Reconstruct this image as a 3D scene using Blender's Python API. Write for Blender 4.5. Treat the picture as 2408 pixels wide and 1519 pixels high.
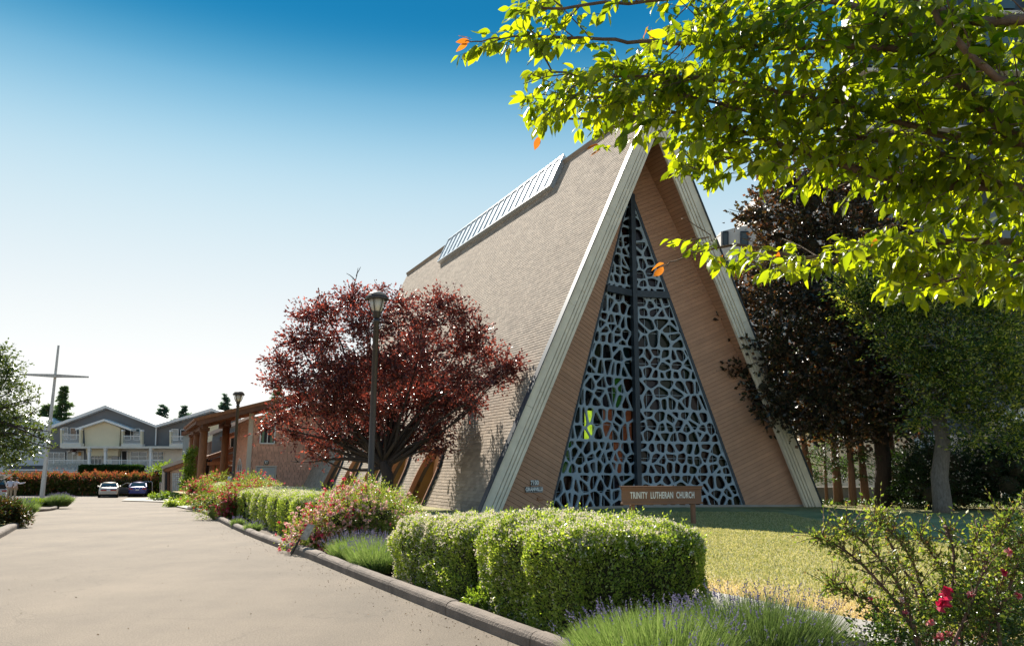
import bpy, math, random
import numpy as np
from mathutils import Vector, Matrix
PI = math.pi
random.seed(7); RS = np.random.RandomState(11)
for _o in list(bpy.data.objects): bpy.data.objects.remove(_o, do_unlink=True)
SC = bpy.context.scene
COL = SC.collection
# ------------------------------------------------------------------ camera
CAMH = 1.6; FP = 1873.58; PITCH = 0.183; ROLL = 0.005; PW, PH = 2408.0, 1519.0
cd = bpy.data.cameras.new('camera'); cam = bpy.data.objects.new('camera', cd); COL.objects.link(cam)
cd.sensor_width = 36.0; cd.lens = 36.0 * FP / PW; cd.clip_end = 3000; cd.clip_start = 0.05
cam.matrix_world = Matrix.Translation((0, 0, CAMH)) @ Matrix.Rotation(PI/2 + PITCH, 4, 'X') @ Matrix.Rotation(ROLL, 4, 'Z')
SC.camera = cam
# ------------------------------------------------------------------ sun, sky, exposure
SHX, SHY = 0.5, -1.154                       # ground shift of a shadow for 1 m of height
SUN_EL = math.atan(1 / math.hypot(SHX, SHY)); SUN_STR = 4.2; SKY_STR = 0.10; EXPOSURE = 1.4
ld = bpy.data.lights.new('sun', 'SUN'); ld.energy = SUN_STR; ld.angle = math.radians(0.53); ld.color = (1.0, 0.93, 0.82)
sun = bpy.data.objects.new('sun', ld); COL.objects.link(sun)
sun.rotation_euler = Vector((SHX, SHY, -1)).to_track_quat('-Z', 'Y').to_euler()
sun.location = (-20, 60, 60)
W = bpy.data.worlds.new('World'); SC.world = W; W.use_nodes = True
nt = W.node_tree; nt.nodes.clear(); N = nt.nodes.new; LK = nt.links.new
sky = N('ShaderNodeTexSky'); sky.sky_type = 'NISHITA'; sky.sun_disc = False
sky.sun_elevation = SUN_EL; sky.sun_rotation = math.atan2(-SHX, -SHY); sky.altitude = 0; sky.air_density = 1.0; sky.dust_density = 1.0; sky.ozone_density = 2.5
tc = N('ShaderNodeTexCoord'); sx = N('ShaderNodeSeparateXYZ'); LK(tc.outputs['Generated'], sx.inputs[0])
rmp = N('ShaderNodeValToRGB'); cr = rmp.color_ramp; cr.interpolation = 'B_SPLINE'
SKYRAMP = [(0.0, (.92, .90, .87)), (0.053, (.82, .82, .80)), (.114, (.735, .74, .725)), (.175, (.656, .686, .69)), (.231, (.576, .642, .67)), (.285, (.498, .605, .652)), (.338, (.40, .553, .634)),
           (.386, (.273, .47, .592)), (.435, (.125, .339, .504)), (.469, (.05, .245, .42)), (.50, (.012, .175, .36)), (.53, (.008, .155, .335))]
cr.elements[0].position = 0; cr.elements[0].color = (*SKYRAMP[0][1], 1)
cr.elements[1].position = SKYRAMP[-1][0]; cr.elements[1].color = (*SKYRAMP[-1][1], 1)
for p_, c_ in SKYRAMP[1:-1]:
    e_ = cr.elements.new(p_); e_.color = (*c_, 1)
LK(sx.outputs['Z'], rmp.inputs[0])
mul = N('ShaderNodeMix'); mul.data_type = 'RGBA'; mul.blend_type = 'MULTIPLY'; mul.inputs[0].default_value = 1.0
gm = N('ShaderNodeGamma'); gm.inputs[1].default_value = .08; LK(sky.outputs[0], gm.inputs[0]); LK(gm.outputs[0], mul.inputs[6]); LK(rmp.outputs[0], mul.inputs[7])
bg = N('ShaderNodeBackground'); bg.inputs[1].default_value = SKY_STR; vs = N('ShaderNodeVectorMath'); vs.operation = 'SCALE'; vs.inputs['Scale'].default_value = 4.4; LK(mul.outputs[2], vs.inputs[0]); LK(vs.outputs[0], bg.inputs[0])
wo = N('ShaderNodeOutputWorld'); LK(bg.outputs[0], wo.inputs[0])
SC.view_settings.view_transform = 'Standard'; SC.view_settings.look = 'None'; SC.view_settings.exposure = EXPOSURE
SC.view_settings.gamma = 1.0; SC.view_settings.use_curve_mapping = False
try:
    SC.cycles.max_bounces = 6; SC.cycles.transparent_max_bounces = 8; SC.cycles.sample_clamp_indirect = 6
except Exception: pass
# ------------------------------------------------------------------ pixel helpers (2408 x 1519 survey of the photo -> metres)
_cp, _sp, _cr, _sr = math.cos(PITCH), math.sin(PITCH), math.cos(ROLL), math.sin(ROLL)
_fw = Vector((0, _cp, _sp)); _r0 = Vector((1, 0, 0)); _u0 = Vector((0, -_sp, _cp))
_rt = _cr*_r0 + _sr*_u0; _up = -_sr*_r0 + _cr*_u0
ORG = Vector((0, 0, CAMH))
def ray(px, py): return _fw + _rt*((px-1204)/FP) + _up*((759.5-py)/FP)
def at(px, py, Y):
    d = ray(px, py); return ORG + d*(Y/d.y)
def proj(P):
    q = Vector(P) - ORG; d = q.dot(_fw)
    return (1204 + FP*q.dot(_rt)/d, 759.5 - FP*q.dot(_up)/d)
def sm(t):
    t = 0 if t < 0 else (1 if t > 1 else t); return t*t*(3-2*t)
def G(x, y):
    """ground height: level round the church, falling gently along the driveway"""
    dr = 1.2*min(1, max(0, (y-15)/65.0))
    xl = -2.6 - (y-31.3)*0.4648
    return -dr*sm((xl-x)/6.0)
def gp(px, py):
    d = ray(px, py); z = 0.0; t = 1
    for i in range(60):
        t = (z-CAMH)/d.z; P = ORG + d*t; z = 0.6*z + 0.4*G(P.x, P.y)
    return Vector((P.x, P.y, G(P.x, P.y)))
# ------------------------------------------------------------------ object helpers
def tag(o, label=None, cat=None, group=None, kind=None):
    if label: o['label'] = label
    if cat: o['category'] = cat
    if group: o['group'] = group
    if kind: o['kind'] = kind
    return o
def thing(name, label, cat, loc=(0, 0, 0), rz=0, group=None):
    o = bpy.data.objects.new(name, None); COL.objects.link(o); o.location = loc; o.rotation_euler = (0, 0, rz)
    o.empty_display_size = 0.3
    return tag(o, label, cat, group)
class MB:
    """collects verts and faces for one mesh"""
    def __init__(s): s.v = []; s.f = []
    def add(s, vs, fs):
        n = len(s.v); s.v += [tuple(q) for q in vs]; s.f += [tuple(i+n for i in f) for f in fs]; return s
    def box(s, c, sz, rz=0, M=None):
        hx, hy, hz = sz[0]/2, sz[1]/2, sz[2]/2; co, si = math.cos(rz), math.sin(rz); vs = []
        for z in (-hz, hz):
            for x, y in ((-hx, -hy), (hx, -hy), (hx, hy), (-hx, hy)):
                p = Vector((x*co-y*si, x*si+y*co, z))
                if M: p = M @ p
                vs.append((c[0]+p.x, c[1]+p.y, c[2]+p.z))
        return s.add(vs, [(3, 2, 1, 0), (4, 5, 6, 7), (0, 1, 5, 4), (1, 2, 6, 5), (2, 3, 7, 6), (3, 0, 4, 7)])
    def hexa(s, a, b):
        """prism between two loops of equal length"""
        n = len(a); vs = list(a)+list(b)
        fs = [tuple(range(n))[::-1], tuple(range(n, 2*n))] + [(i, (i+1) % n, n+(i+1) % n, n+i) for i in range(n)]
        return s.add(vs, fs)
    def ext(s, poly, vec):
        v = Vector(vec); return s.hexa([Vector(p) for p in poly], [Vector(p)+v for p in poly])
    def bar(s, a, b, w, h=None, up=(0, 0, 1)):
        a, b = Vector(a), Vector(b); h = h or w; d = (b-a).normalized(); u = Vector(up)
        if abs(d.dot(u)) > .98: u = Vector((1, 0, 0))
        x = d.cross(u).normalized()*(w/2); y = x.cross(d).normalized()*(h/2)
        return s.hexa([a-x-y, a+x-y, a+x+y, a-x+y], [b-x-y, b+x-y, b+x+y, b-x+y])
    def tube(s, pts, rad, n=8, cap=True):
        pts = [Vector(p) for p in pts]; rings = []; prev = None
        if not hasattr(rad, '__len__'): rad = [rad]*len(pts)
        for i, p in enumerate(pts):
            d = (pts[min(i+1, len(pts)-1)]-pts[max(i-1, 0)]).normalized()
            if prev is None:
                u = Vector((0, 0, 1)) if abs(d.z) < .9 else Vector((1, 0, 0)); x = d.cross(u).normalized()
            else: x = (prev-d*prev.dot(d)).normalized()
            prev = x; y = d.cross(x)
            rings.append([p+(x*math.cos(2*PI*k/n)+y*math.sin(2*PI*k/n))*rad[i] for k in range(n)])
        vs = [q for r in rings for q in r]; fs = []
        for i in range(len(pts)-1):
            for k in range(n):
                a = i*n+k; b = i*n+(k+1) % n; fs.append((a, b, b+n, a+n))
        if cap: fs.append(tuple(range(n))[::-1]); fs.append(tuple((len(pts)-1)*n+k for k in range(n)))
        return s.add(vs, fs)
    def lathe(s, prof, c=(0, 0, 0), n=20):
        vs = []; fs = []
        for r, z in prof:
            for k in range(n): vs.append((c[0]+r*math.cos(2*PI*k/n), c[1]+r*math.sin(2*PI*k/n), c[2]+z))
        for i in range(len(prof)-1):
            for k in range(n):
                a = i*n+k; b = i*n+(k+1) % n; fs.append((a, b, b+n, a+n))
        fs.append(tuple(range(n))[::-1]); fs.append(tuple((len(prof)-1)*n+k for k in range(n)))
        return s.add(vs, fs)
    def mesh(s, name, mat, smooth=False):
        me = bpy.data.meshes.new(name); me.from_pydata(s.v, [], s.f); me.materials.append(mat)
        if smooth: me.polygons.foreach_set('use_smooth', [True]*len(me.polygons))
        me.update(); return me
    def build(s, name, mat, parent=None, smooth=False, bevel=0):
        me = s.mesh(name, mat, smooth); return link(name, me, parent, bevel)
def link(name, me, parent=None, bevel=0):
    o = bpy.data.objects.new(name, me); COL.objects.link(o)
    if parent is not None:
        o.parent = parent; o.matrix_parent_inverse = Matrix.Identity(4)
    if bevel:
        m = o.modifiers.new('bevel', 'BEVEL'); m.width = bevel; m.segments = 2; m.limit_method = 'ANGLE'
    return o
def npmesh(name, V, F, mat, smooth=False):
    """V (n,3), F (m,k) all faces with k corners"""
    me = bpy.data.meshes.new(name); V = np.asarray(V, np.float32); F = np.asarray(F, np.int32); m, k = F.shape
    me.vertices.add(len(V)); me.vertices.foreach_set('co', V.ravel())
    me.loops.add(m*k); me.loops.foreach_set('vertex_index', F.ravel())
    me.polygons.add(m); me.polygons.foreach_set('loop_start', np.arange(m, dtype=np.int32)*k); me.polygons.foreach_set('loop_total', np.full(m, k, np.int32))
    me.polygons.foreach_set('use_smooth', np.full(m, smooth))
    me.materials.append(mat); me.update(calc_edges=True); return me
def copy_tree(o, parent=None):
    c = o.copy(); COL.objects.link(c)
    if parent is not None: c.parent = parent
    for ch in list(o.children): copy_tree(ch, c)
    return c
# ------------------------------------------------------------------ materials
MATS = {}
def mat(name, col, rough=.7, var=.0, scale=3., bump=0., bscale=40., metal=0., spec=.5, col2=None, island=0., stretch=None, coat=0., dirt=0.):
    if name in MATS: return MATS[name]
    m = bpy.data.materials.new(name); m.use_nodes = True; t = m.node_tree; nd = t.nodes; lk = t.links
    b = nd['Principled BSDF']; b.inputs['Roughness'].default_value = rough; b.inputs['Metallic'].default_value = metal
    b.inputs['Specular IOR Level'].default_value = spec
    if coat: b.inputs['Coat Weight'].default_value = coat
    b.inputs['Base Color'].default_value = (*col, 1)
    src = None
    tcn = nd.new('ShaderNodeTexCoord'); mp = nd.new('ShaderNodeMapping'); gpos = nd.new('ShaderNodeNewGeometry'); lk.new(tcn.outputs['Object'] if stretch else gpos.outputs['Position'], mp.inputs[0])
    if stretch: mp.inputs['Scale'].default_value = stretch
    def mixrgb(fac, a, bcol, mode='MIX'):
        x = nd.new('ShaderNodeMix'); x.data_type = 'RGBA'; x.blend_type = mode
        if hasattr(fac, 'links'): lk.new(fac, x.inputs[0])
        else: x.inputs[0].default_value = fac
        for sck, v in ((6, a), (7, bcol)):
            if hasattr(v, 'links'): lk.new(v, x.inputs[sck])
            else: x.inputs[sck].default_value = (*v, 1)
        return x.outputs[2]
    cur = col
    if var or col2:
        nz = nd.new('ShaderNodeTexNoise'); nz.inputs['Scale'].default_value = scale; nz.inputs['Detail'].default_value = 6
        nz.inputs['Roughness'].default_value = .65; lk.new(mp.outputs[0], nz.inputs[0])
        rp = nd.new('ShaderNodeMapRange'); rp.inputs[1].default_value = .3; rp.inputs[2].default_value = .7; lk.new(nz.outputs[0], rp.inputs[0])
        c2 = col2 or tuple(min(1, c*(1+var)) for c in col); c1 = col if col2 else tuple(c*(1-var) for c in col)
        cur = mixrgb(rp.outputs[0], c1, c2)
    if dirt:
        nz = nd.new('ShaderNodeTexNoise'); nz.inputs['Scale'].default_value = scale*.23; nz.inputs['Detail'].default_value = 8; lk.new(mp.outputs[0], nz.inputs[0])
        rp = nd.new('ShaderNodeMapRange'); rp.inputs[1].default_value = .5; rp.inputs[2].default_value = .75; rp.inputs[4].default_value = dirt; lk.new(nz.outputs[0], rp.inputs[0])
        cur = mixrgb(rp.outputs[0], cur, tuple(c*.45 for c in col))
    if island:
        g = nd.new('ShaderNodeNewGeometry'); rp = nd.new('ShaderNodeMapRange'); rp.inputs[3].default_value = 1-island; rp.inputs[4].default_value = 1+island
        oi = nd.new('ShaderNodeObjectInfo'); ad = nd.new('ShaderNodeMath'); fr = nd.new('ShaderNodeMath'); fr.operation = 'FRACT'; lk.new(g.outputs['Random Per Island'], ad.inputs[0]); lk.new(oi.outputs['Random'], ad.inputs[1]); lk.new(ad.outputs[0], fr.inputs[0]); lk.new(fr.outputs[0], rp.inputs[0])
        cb = nd.new('ShaderNodeCombineColor')
        for i in range(3): lk.new(rp.outputs[0], cb.inputs[i])
        cur = mixrgb(1.0, cur, cb.outputs[0], 'MULTIPLY')
    if hasattr(cur, 'links'): lk.new(cur, b.inputs['Base Color'])
    if bump:
        nb = nd.new('ShaderNodeTexNoise'); nb.inputs['Scale'].default_value = bscale; nb.inputs['Detail'].default_value = 4; lk.new(mp.outputs[0], nb.inputs[0])
        bp = nd.new('ShaderNodeBump'); bp.inputs['Strength'].default_value = bump; bp.inputs['Distance'].default_value = .02; lk.new(nb.outputs[0], bp.inputs['Height']); lk.new(bp.outputs[0], b.inputs['Normal'])
    MATS[name] = m; return m
def leafmat(name, cols, trans=None, tf=.45, rough=.4, spec=.5):
    """two sided leaf; each leaf (mesh island) picks its own colour from the list"""
    if name in MATS: return MATS[name]
    m = bpy.data.materials.new(name); m.use_nodes = True; t = m.node_tree; nd = t.nodes; lk = t.links
    b = nd['Principled BSDF']; b.inputs['Roughness'].default_value = rough; b.inputs['Specular IOR Level'].default_value = spec
    g = nd.new('ShaderNodeNewGeometry'); r = nd.new('ShaderNodeValToRGB'); e = r.color_ramp.elements
    r.color_ramp.interpolation = 'LINEAR'; n = len(cols)
    e[0].position = 0; e[0].color = (*cols[0], 1); e[1].position = 1; e[1].color = (*cols[-1], 1)
    for i in range(1, n-1):
        x = e.new(i/(n-1)); x.color = (*cols[i], 1)
    oi = nd.new('ShaderNodeObjectInfo'); ad = nd.new('ShaderNodeMath'); ad.operation = 'ADD'; fr = nd.new('ShaderNodeMath'); fr.operation = 'FRACT'
    lk.new(g.outputs['Random Per Island'], ad.inputs[0]); lk.new(oi.outputs['Random'], ad.inputs[1]); lk.new(ad.outputs[0], fr.inputs[0]); lk.new(fr.outputs[0], r.inputs[0])
    lk.new(r.outputs[0], b.inputs['Base Color'])
    tr = nd.new('ShaderNodeBsdfTranslucent'); mx = nd.new('ShaderNodeMixShader'); mx.inputs[0].default_value = tf
    ml = nd.new('ShaderNodeMix'); ml.data_type = 'RGBA'; ml.blend_type = 'MULTIPLY'; ml.inputs[0].default_value = 1
    lk.new(r.outputs[0], ml.inputs[6]); ml.inputs[7].default_value = (*(trans or (2.2, 2.4, .8)), 1); lk.new(ml.outputs[2], tr.inputs[0])
    lk.new(b.outputs[0], mx.inputs[1]); lk.new(tr.outputs[0], mx.inputs[2])
    lk.new(mx.outputs[0], nd['Material Output'].inputs[0]); MATS[name] = m; return m
# ------------------------------------------------------------------ foliage helpers
def unit(a): return a/np.maximum(np.linalg.norm(a, axis=1, keepdims=True), 1e-9)
def rdir(n): return unit(RS.normal(size=(n, 3)))
def leafcloud(P, size, D=None, Nn=None, aspect=.5, fold=.25, sv=.35, droop=0.):
    """folded four-corner leaves at points P; D leaf axis, Nn leaf normal bias"""
    n = len(P); D = rdir(n) if D is None else unit(D+rdir(n)*.55)
    D = unit(D+np.array([0, 0, -droop]))
    Nn = rdir(n) if Nn is None else unit(Nn+rdir(n)*.7)
    S = unit(np.cross(D, Nn)); Up = np.cross(S, D)
    L = (size*(1+RS.uniform(-sv, sv, n)))[:, None]; Wd = L*aspect
    b = P; t = P+D*L; m = P+D*L*.45+Up*L*fold*RS.uniform(-.3, 1, (n, 1))
    V = np.stack([b, m+S*Wd*.5, t, m-S*Wd*.5], 1).reshape(-1, 3)
    F = np.arange(n*4).reshape(n, 4); return V, F
def lumps(P, sc, seed=0):
    r = np.random.RandomState(seed); o = np.zeros(len(P))
    for i in range(6):
        k = r.normal(size=3)*sc*(1+.5*i); o += np.sin(P@k+r.uniform(0, 6.28))/(1+.4*i)
    return o/3.
def crown_pts(blobs, per, twig=.35, shell=.6, k=7, gap=None):
    """blobs (cx,cy,cz,rx,ry,rz): leaves along short twigs pointing out of each blob"""
    PP = []; DD = []
    tot = sum(b[3]*b[5] for b in blobs)
    for b in blobs:
        n = max(8, int(per*b[3]*b[5]/tot/k)); c = np.array(b[:3]); r = np.array(b[3:6])
        u = rdir(n); rad = (shell+(1-shell)*RS.uniform(0, 1, (n, 1))**.6)
        q = c+u*r*rad*(1+.18*lumps(u*3, 1.3, int(abs(b[0]*77)) % 999)[:, None])
        if gap is not None:
            lf = lumps(q, 1.9, 17)+.5*lumps(q, 4.5, 18); kk = lf > gap; q, u = q[kk], u[kk]; n = len(q)
            if n < 2: continue
        d = unit(u*np.array([1, 1, .6])+rdir(n)*.6+np.array([0, 0, .15]))
        for j in range(k):
            s = RS.uniform(-.5, 1, (n, 1))*twig
            PP.append(q+d*s+rdir(n)*.07*twig); DD.append(d)
    return np.concatenate(PP), np.concatenate(DD)
def foliage(name, P, size, m, parent, D=None, Nn=None, **kw):
    V, F = leafcloud(P, size, D, Nn, **kw); o = link(name, npmesh(name, V, F, m), parent); return o
def limb(mb, a, b, r0, r1, bend=.15, n=6, sides=7):
    a, b = Vector(a), Vector(b); L = (b-a).length
    off = Vector(RS.normal(size=3))*L*bend*.5; pts = []; rad = []
    for i in range(n):
        t = i/(n-1); pts.append(a.lerp(b, t)+off*math.sin(PI*t)+Vector(RS.normal(size=3))*L*.012*(0 < i < n-1)); rad.append(r0+(r1-r0)*t)
    mb.tube(pts, rad, sides); return pts
def clipconv(poly, reg):
    """clip 2D polygon by convex ccw region"""
    out = list(poly)
    for i in range(len(reg)):
        a, b = reg[i], reg[(i+1) % len(reg)]; ex, ey = b[0]-a[0], b[1]-a[1]; inp = out; out = []
        if not inp: return []
        for j in range(len(inp)):
            p, q = inp[j-1], inp[j]; dp = ex*(p[1]-a[1])-ey*(p[0]-a[0]); dq = ex*(q[1]-a[1])-ey*(q[0]-a[0])
            if (dp >= 0) != (dq >= 0):
                t = dp/(dp-dq); out.append((p[0]+(q[0]-p[0])*t, p[1]+(q[1]-p[1])*t))
            if dq >= 0: out.append(q)
    return out
def parea(p): return .5*sum(p[i-1][0]*p[i][1]-p[i][0]*p[i-1][1] for i in range(len(p)))
def textmesh(s, size, m, ext=.01, bold=0., xs=1., gap=1.0):
    c = bpy.data.curves.new('lettering', 'FONT'); c.body = s; c.size = size; c.extrude = ext; c.offset = bold; c.align_x = 'CENTER'; c.align_y = 'CENTER'; c.space_character = gap; c.resolution_u = 3
    o = bpy.data.objects.new('tmp', c); COL.objects.link(o); bpy.context.view_layer.update()
    me = bpy.data.meshes.new_from_object(o.evaluated_get(bpy.context.evaluated_depsgraph_get())); bpy.data.objects.remove(o); me.materials.clear(); me.materials.append(m)
    for v in me.vertices: v.co.x *= xs
    return me
# ================================================================== GROUND
M_soil = mat('soil', (.10, .07, .045), .95, var=.4, scale=2.5, bump=.6, bscale=14)
M_asph = mat('asphalt', (.15, .116, .081), .88, var=.24, spec=.35, scale=.32, bump=.5, bscale=70)
M_conc = mat('concrete', (.36, .33, .29), .9, var=.15, scale=1.5, bump=.3, bscale=30, dirt=.4)
M_kerb = mat('kerb_concrete', (.185, .145, .115), .92, var=.32, scale=3.5, bump=.6, bscale=45, dirt=.6)
def grid(name, xs, ys, zo, m, kind='structure', xf=None):
    V = []; nx, ny = len(xs), len(ys)
    for y in ys:
        for x in xs:
            X = xf(x, y) if xf else x; V.append((X, y, G(X, y)+zo))
    F = [(j*nx+i, j*nx+i+1, (j+1)*nx+i+1, (j+1)*nx+i) for j in range(ny-1) for i in range(nx-1)]
    o = link(name, npmesh(name, np.array(V), np.array(F), m, True)); o['kind'] = kind; return o
def stops(*a):
    out = []
    for s0, s1, st in a: out += list(np.arange(s0, s1, st))
    return out
grid('ground', stops((-900, -100, 100), (-100, -60, 5), (-60, 30, 1), (30, 100, 5), (100, 901, 100)),
     stops((-300, -10, 50), (-10, 90, 1), (90, 130, 5), (130, 1500, 100)), -.045, M_soil)
# right kerb line of the driveway, surveyed
KP = [gp(*q) for q in ((1224, 1518), (1103, 1471), (1006.5, 1427.6), (861.5, 1369), (762, 1329), (684, 1301.3), (588, 1260), (523, 1231), (440, 1197))]
_c = np.polyfit([p.y for p in KP], [p.x for p in KP], 4); KP = [Vector((float(np.polyval(_c, y)), y, 0)) for y in [KP[0].y+(KP[-1].y-KP[0].y)*(i/26)**1.4 for i in range(27)]]
KP = [Vector((KP[0].x+.53*(KP[0].y+6), -6, 0)), Vector((KP[0].x+.53*(KP[0].y-2), 2, 0))] + KP
def kerbx(y):
    if y <= KP[0].y: return KP[0].x
    for a, b in zip(KP, KP[1:]):
        if y <= b.y: return a.x+(b.x-a.x)*(y-a.y)/(b.y-a.y)
    e = KP[-1]; return e.x - (y-e.y)*.42
KEND = KP[-1]
def drx(u, y): return kerbx(y) - (1-u)*(95+kerbx(y))
dr = grid('driveway', [1-t for t in (1, .9, .8, .7, .6, .5, .45, .4, .35, .3, .27, .24, .21, .18, .15, .12, .1, .08, .06, .045, .03, .02, .01, 0)],
     stops((-8, 60, .8), (60, 97, 2)), .0, M_asph, xf=lambda u, y: drx(u, y))
# driveway colour: add broad patches, tyre-polished bands and fine aggregate
def tune_asphalt():
    t = M_asph.node_tree; nd = t.nodes; lk = t.links; b = nd['Principled BSDF']; src = b.inputs['Base Color'].links[0].from_socket
    tcn = nd.new('ShaderNodeTexCoord'); n1 = nd.new('ShaderNodeTexNoise'); n1.inputs['Scale'].default_value = 55; n1.inputs['Detail'].default_value = 8; n1.inputs['Roughness'].default_value = .8; lk.new(tcn.outputs['Object'], n1.inputs[0])
    mr = nd.new('ShaderNodeMapRange'); mr.inputs[1].default_value = .32; mr.inputs[2].default_value = .68; mr.inputs[3].default_value = .35; mr.inputs[4].default_value = 1.65; lk.new(n1.outputs[0], mr.inputs[0])
    mp = nd.new('ShaderNodeMapping'); mp.inputs['Rotation'].default_value = (0, 0, -.55); mp.inputs['Scale'].default_value = (1.1, .07, 1); lk.new(tcn.outputs['Object'], mp.inputs[0])
    n2 = nd.new('ShaderNodeTexNoise'); n2.inputs['Scale'].default_value = .9; n2.inputs['Detail'].default_value = 5; lk.new(mp.outputs[0], n2.inputs[0])
    m2 = nd.new('ShaderNodeMapRange'); m2.inputs[1].default_value = .35; m2.inputs[2].default_value = .65; m2.inputs[3].default_value = .90; m2.inputs[4].default_value = 1.1; lk.new(n2.outputs[0], m2.inputs[0])
    mm = nd.new('ShaderNodeMath'); mm.operation = 'MULTIPLY'; lk.new(mr.outputs[0], mm.inputs[0]); lk.new(m2.outputs[0], mm.inputs[1])
    # hairline cracks
    v = nd.new('ShaderNodeTexVoronoi'); v.feature = 'DISTANCE_TO_EDGE'; v.inputs['Scale'].default_value = .16
    nw = nd.new('ShaderNodeTexNoise'); nw.inputs['Scale'].default_value = .8; nw.inputs['Detail'].default_value = 5; lk.new(tcn.outputs['Object'], nw.inputs[0])
    ad = nd.new('ShaderNodeVectorMath'); ad.operation = 'ADD'; lk.new(tcn.outputs['Object'], ad.inputs[0]); sc_ = nd.new('ShaderNodeVectorMath'); sc_.operation = 'SCALE'; sc_.inputs['Scale'].default_value = 2.2
    lk.new(nw.outputs['Color'], sc_.inputs[0]); lk.new(sc_.outputs[0], ad.inputs[1]); lk.new(ad.outputs[0], v.inputs['Vector'])
    mc = nd.new('ShaderNodeMapRange'); mc.inputs[1].default_value = 0; mc.inputs[2].default_value = .0035; mc.inputs[3].default_value = .78; mc.inputs[4].default_value = 1; lk.new(v.outputs['Distance'], mc.inputs[0])
    m3 = nd.new('ShaderNodeMath'); m3.operation = 'MULTIPLY'; lk.new(mm.outputs[0], m3.inputs[0]); lk.new(mc.outputs[0], m3.inputs[1])
    cb = nd.new('ShaderNodeCombineColor'); [lk.new(m3.outputs[0], cb.inputs[i]) for i in range(3)]
    x = nd.new('ShaderNodeMix'); x.data_type = 'RGBA'; x.blend_type = 'MULTIPLY'; x.inputs[0].default_value = 1; lk.new(src, x.inputs[6]); lk.new(cb.outputs[0], x.inputs[7]); lk.new(x.outputs[2], b.inputs['Base Color'])
tune_asphalt()
def poly_arclen(pts):
    L = [0]
    for a, b in zip(pts, pts[1:]): L.append(L[-1]+(b-a).length)
    return L
def along(pts, L, s):
    s = min(max(s, 0), L[-1]-1e-6)
    for i in range(len(pts)-1):
        if s <= L[i+1]:
            t = (s-L[i])/(L[i+1]-L[i]); return pts[i].lerp(pts[i+1], t)
def smoothline(pts, it=2):
    for _ in range(it):
        q = [pts[0]]
        for a, b in zip(pts, pts[1:]): q += [a.lerp(b, .25), a.lerp(b, .75)]
        pts = q+[pts[-1]]
    return pts
def kerb(pts, side, name, seg=1.9, w=.18, h=.155):
    """cast kerb in sections; side=+1 body lies to the right of travel"""
    root = bpy.data.objects.new(name, None); COL.objects.link(root); root['kind'] = 'structure'
    pts = smoothline([Vector((p.x, p.y, 0)) for p in pts]); L = poly_arclen(pts); n = max(1, int(L[-1]/seg))
    prof = [(0, -.12), (.0, h*.6), (.012, h*.8), (.035, h*.93), (.07, h), (w-.05, h), (w-.015, h*.93), (w, h*.7), (w, -.12)]
    for k in range(n):
        s0 = L[-1]*k/n+.006; s1 = L[-1]*(k+1)/n-.006; mb = MB(); rings = []; dz = RS.uniform(-.005, .005)
        for j in range(7):
            s = s0+(s1-s0)*j/6; p = along(pts, L, s); q = along(pts, L, s+.05); o = along(pts, L, s-.05); d = (q-o).normalized(); nx = Vector((d.y, -d.x, 0))*side
            rings.append([Vector((p.x+nx.x*a, p.y+nx.y*a, G(p.x, p.y)+b+dz+(RS.normal()*.0025 if b > 0 else 0))) for a, b in prof])
        vs = [v for r in rings for v in r]; m = len(prof); fs = []
        for j in range(6):
            for i in range(m-1): fs.append((j*m+i, (j+1)*m+i, (j+1)*m+i+1, j*m+i+1))
        fs += [tuple(range(m)), tuple(6*m+i for i in range(m))[::-1]]
        mb.add(vs, fs).build('kerb_section', M_kerb, root, smooth=False)
    return root
kerb(KP[::-1] if False else KP, 1, 'driveway_kerb')
# ---- concrete path between hedge and lawn, slab by slab
PA, PB = gp(1637, 1389), gp(2053, 1468); pd = (PB-PA).normalized(); pn = Vector((-pd.y, pd.x, 0))
if pn.x < 0: pn = -pn
path = bpy.data.objects.new('path', None); COL.objects.link(path); path['kind'] = 'structure'
for k in range(-9, 8):
    a = PA+pd*(k*1.2+.006); b = PA+pd*((k+1)*1.2-.006); z = .03+RS.uniform(-.004, .004)
    q = [Vector((v.x, v.y, -.08)) for v in (a-pn*.92, b-pn*.92, b, a)]
    MB().ext(q, (0, 0, .08+z)).build('paving_slab', M_conc, path)
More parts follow.
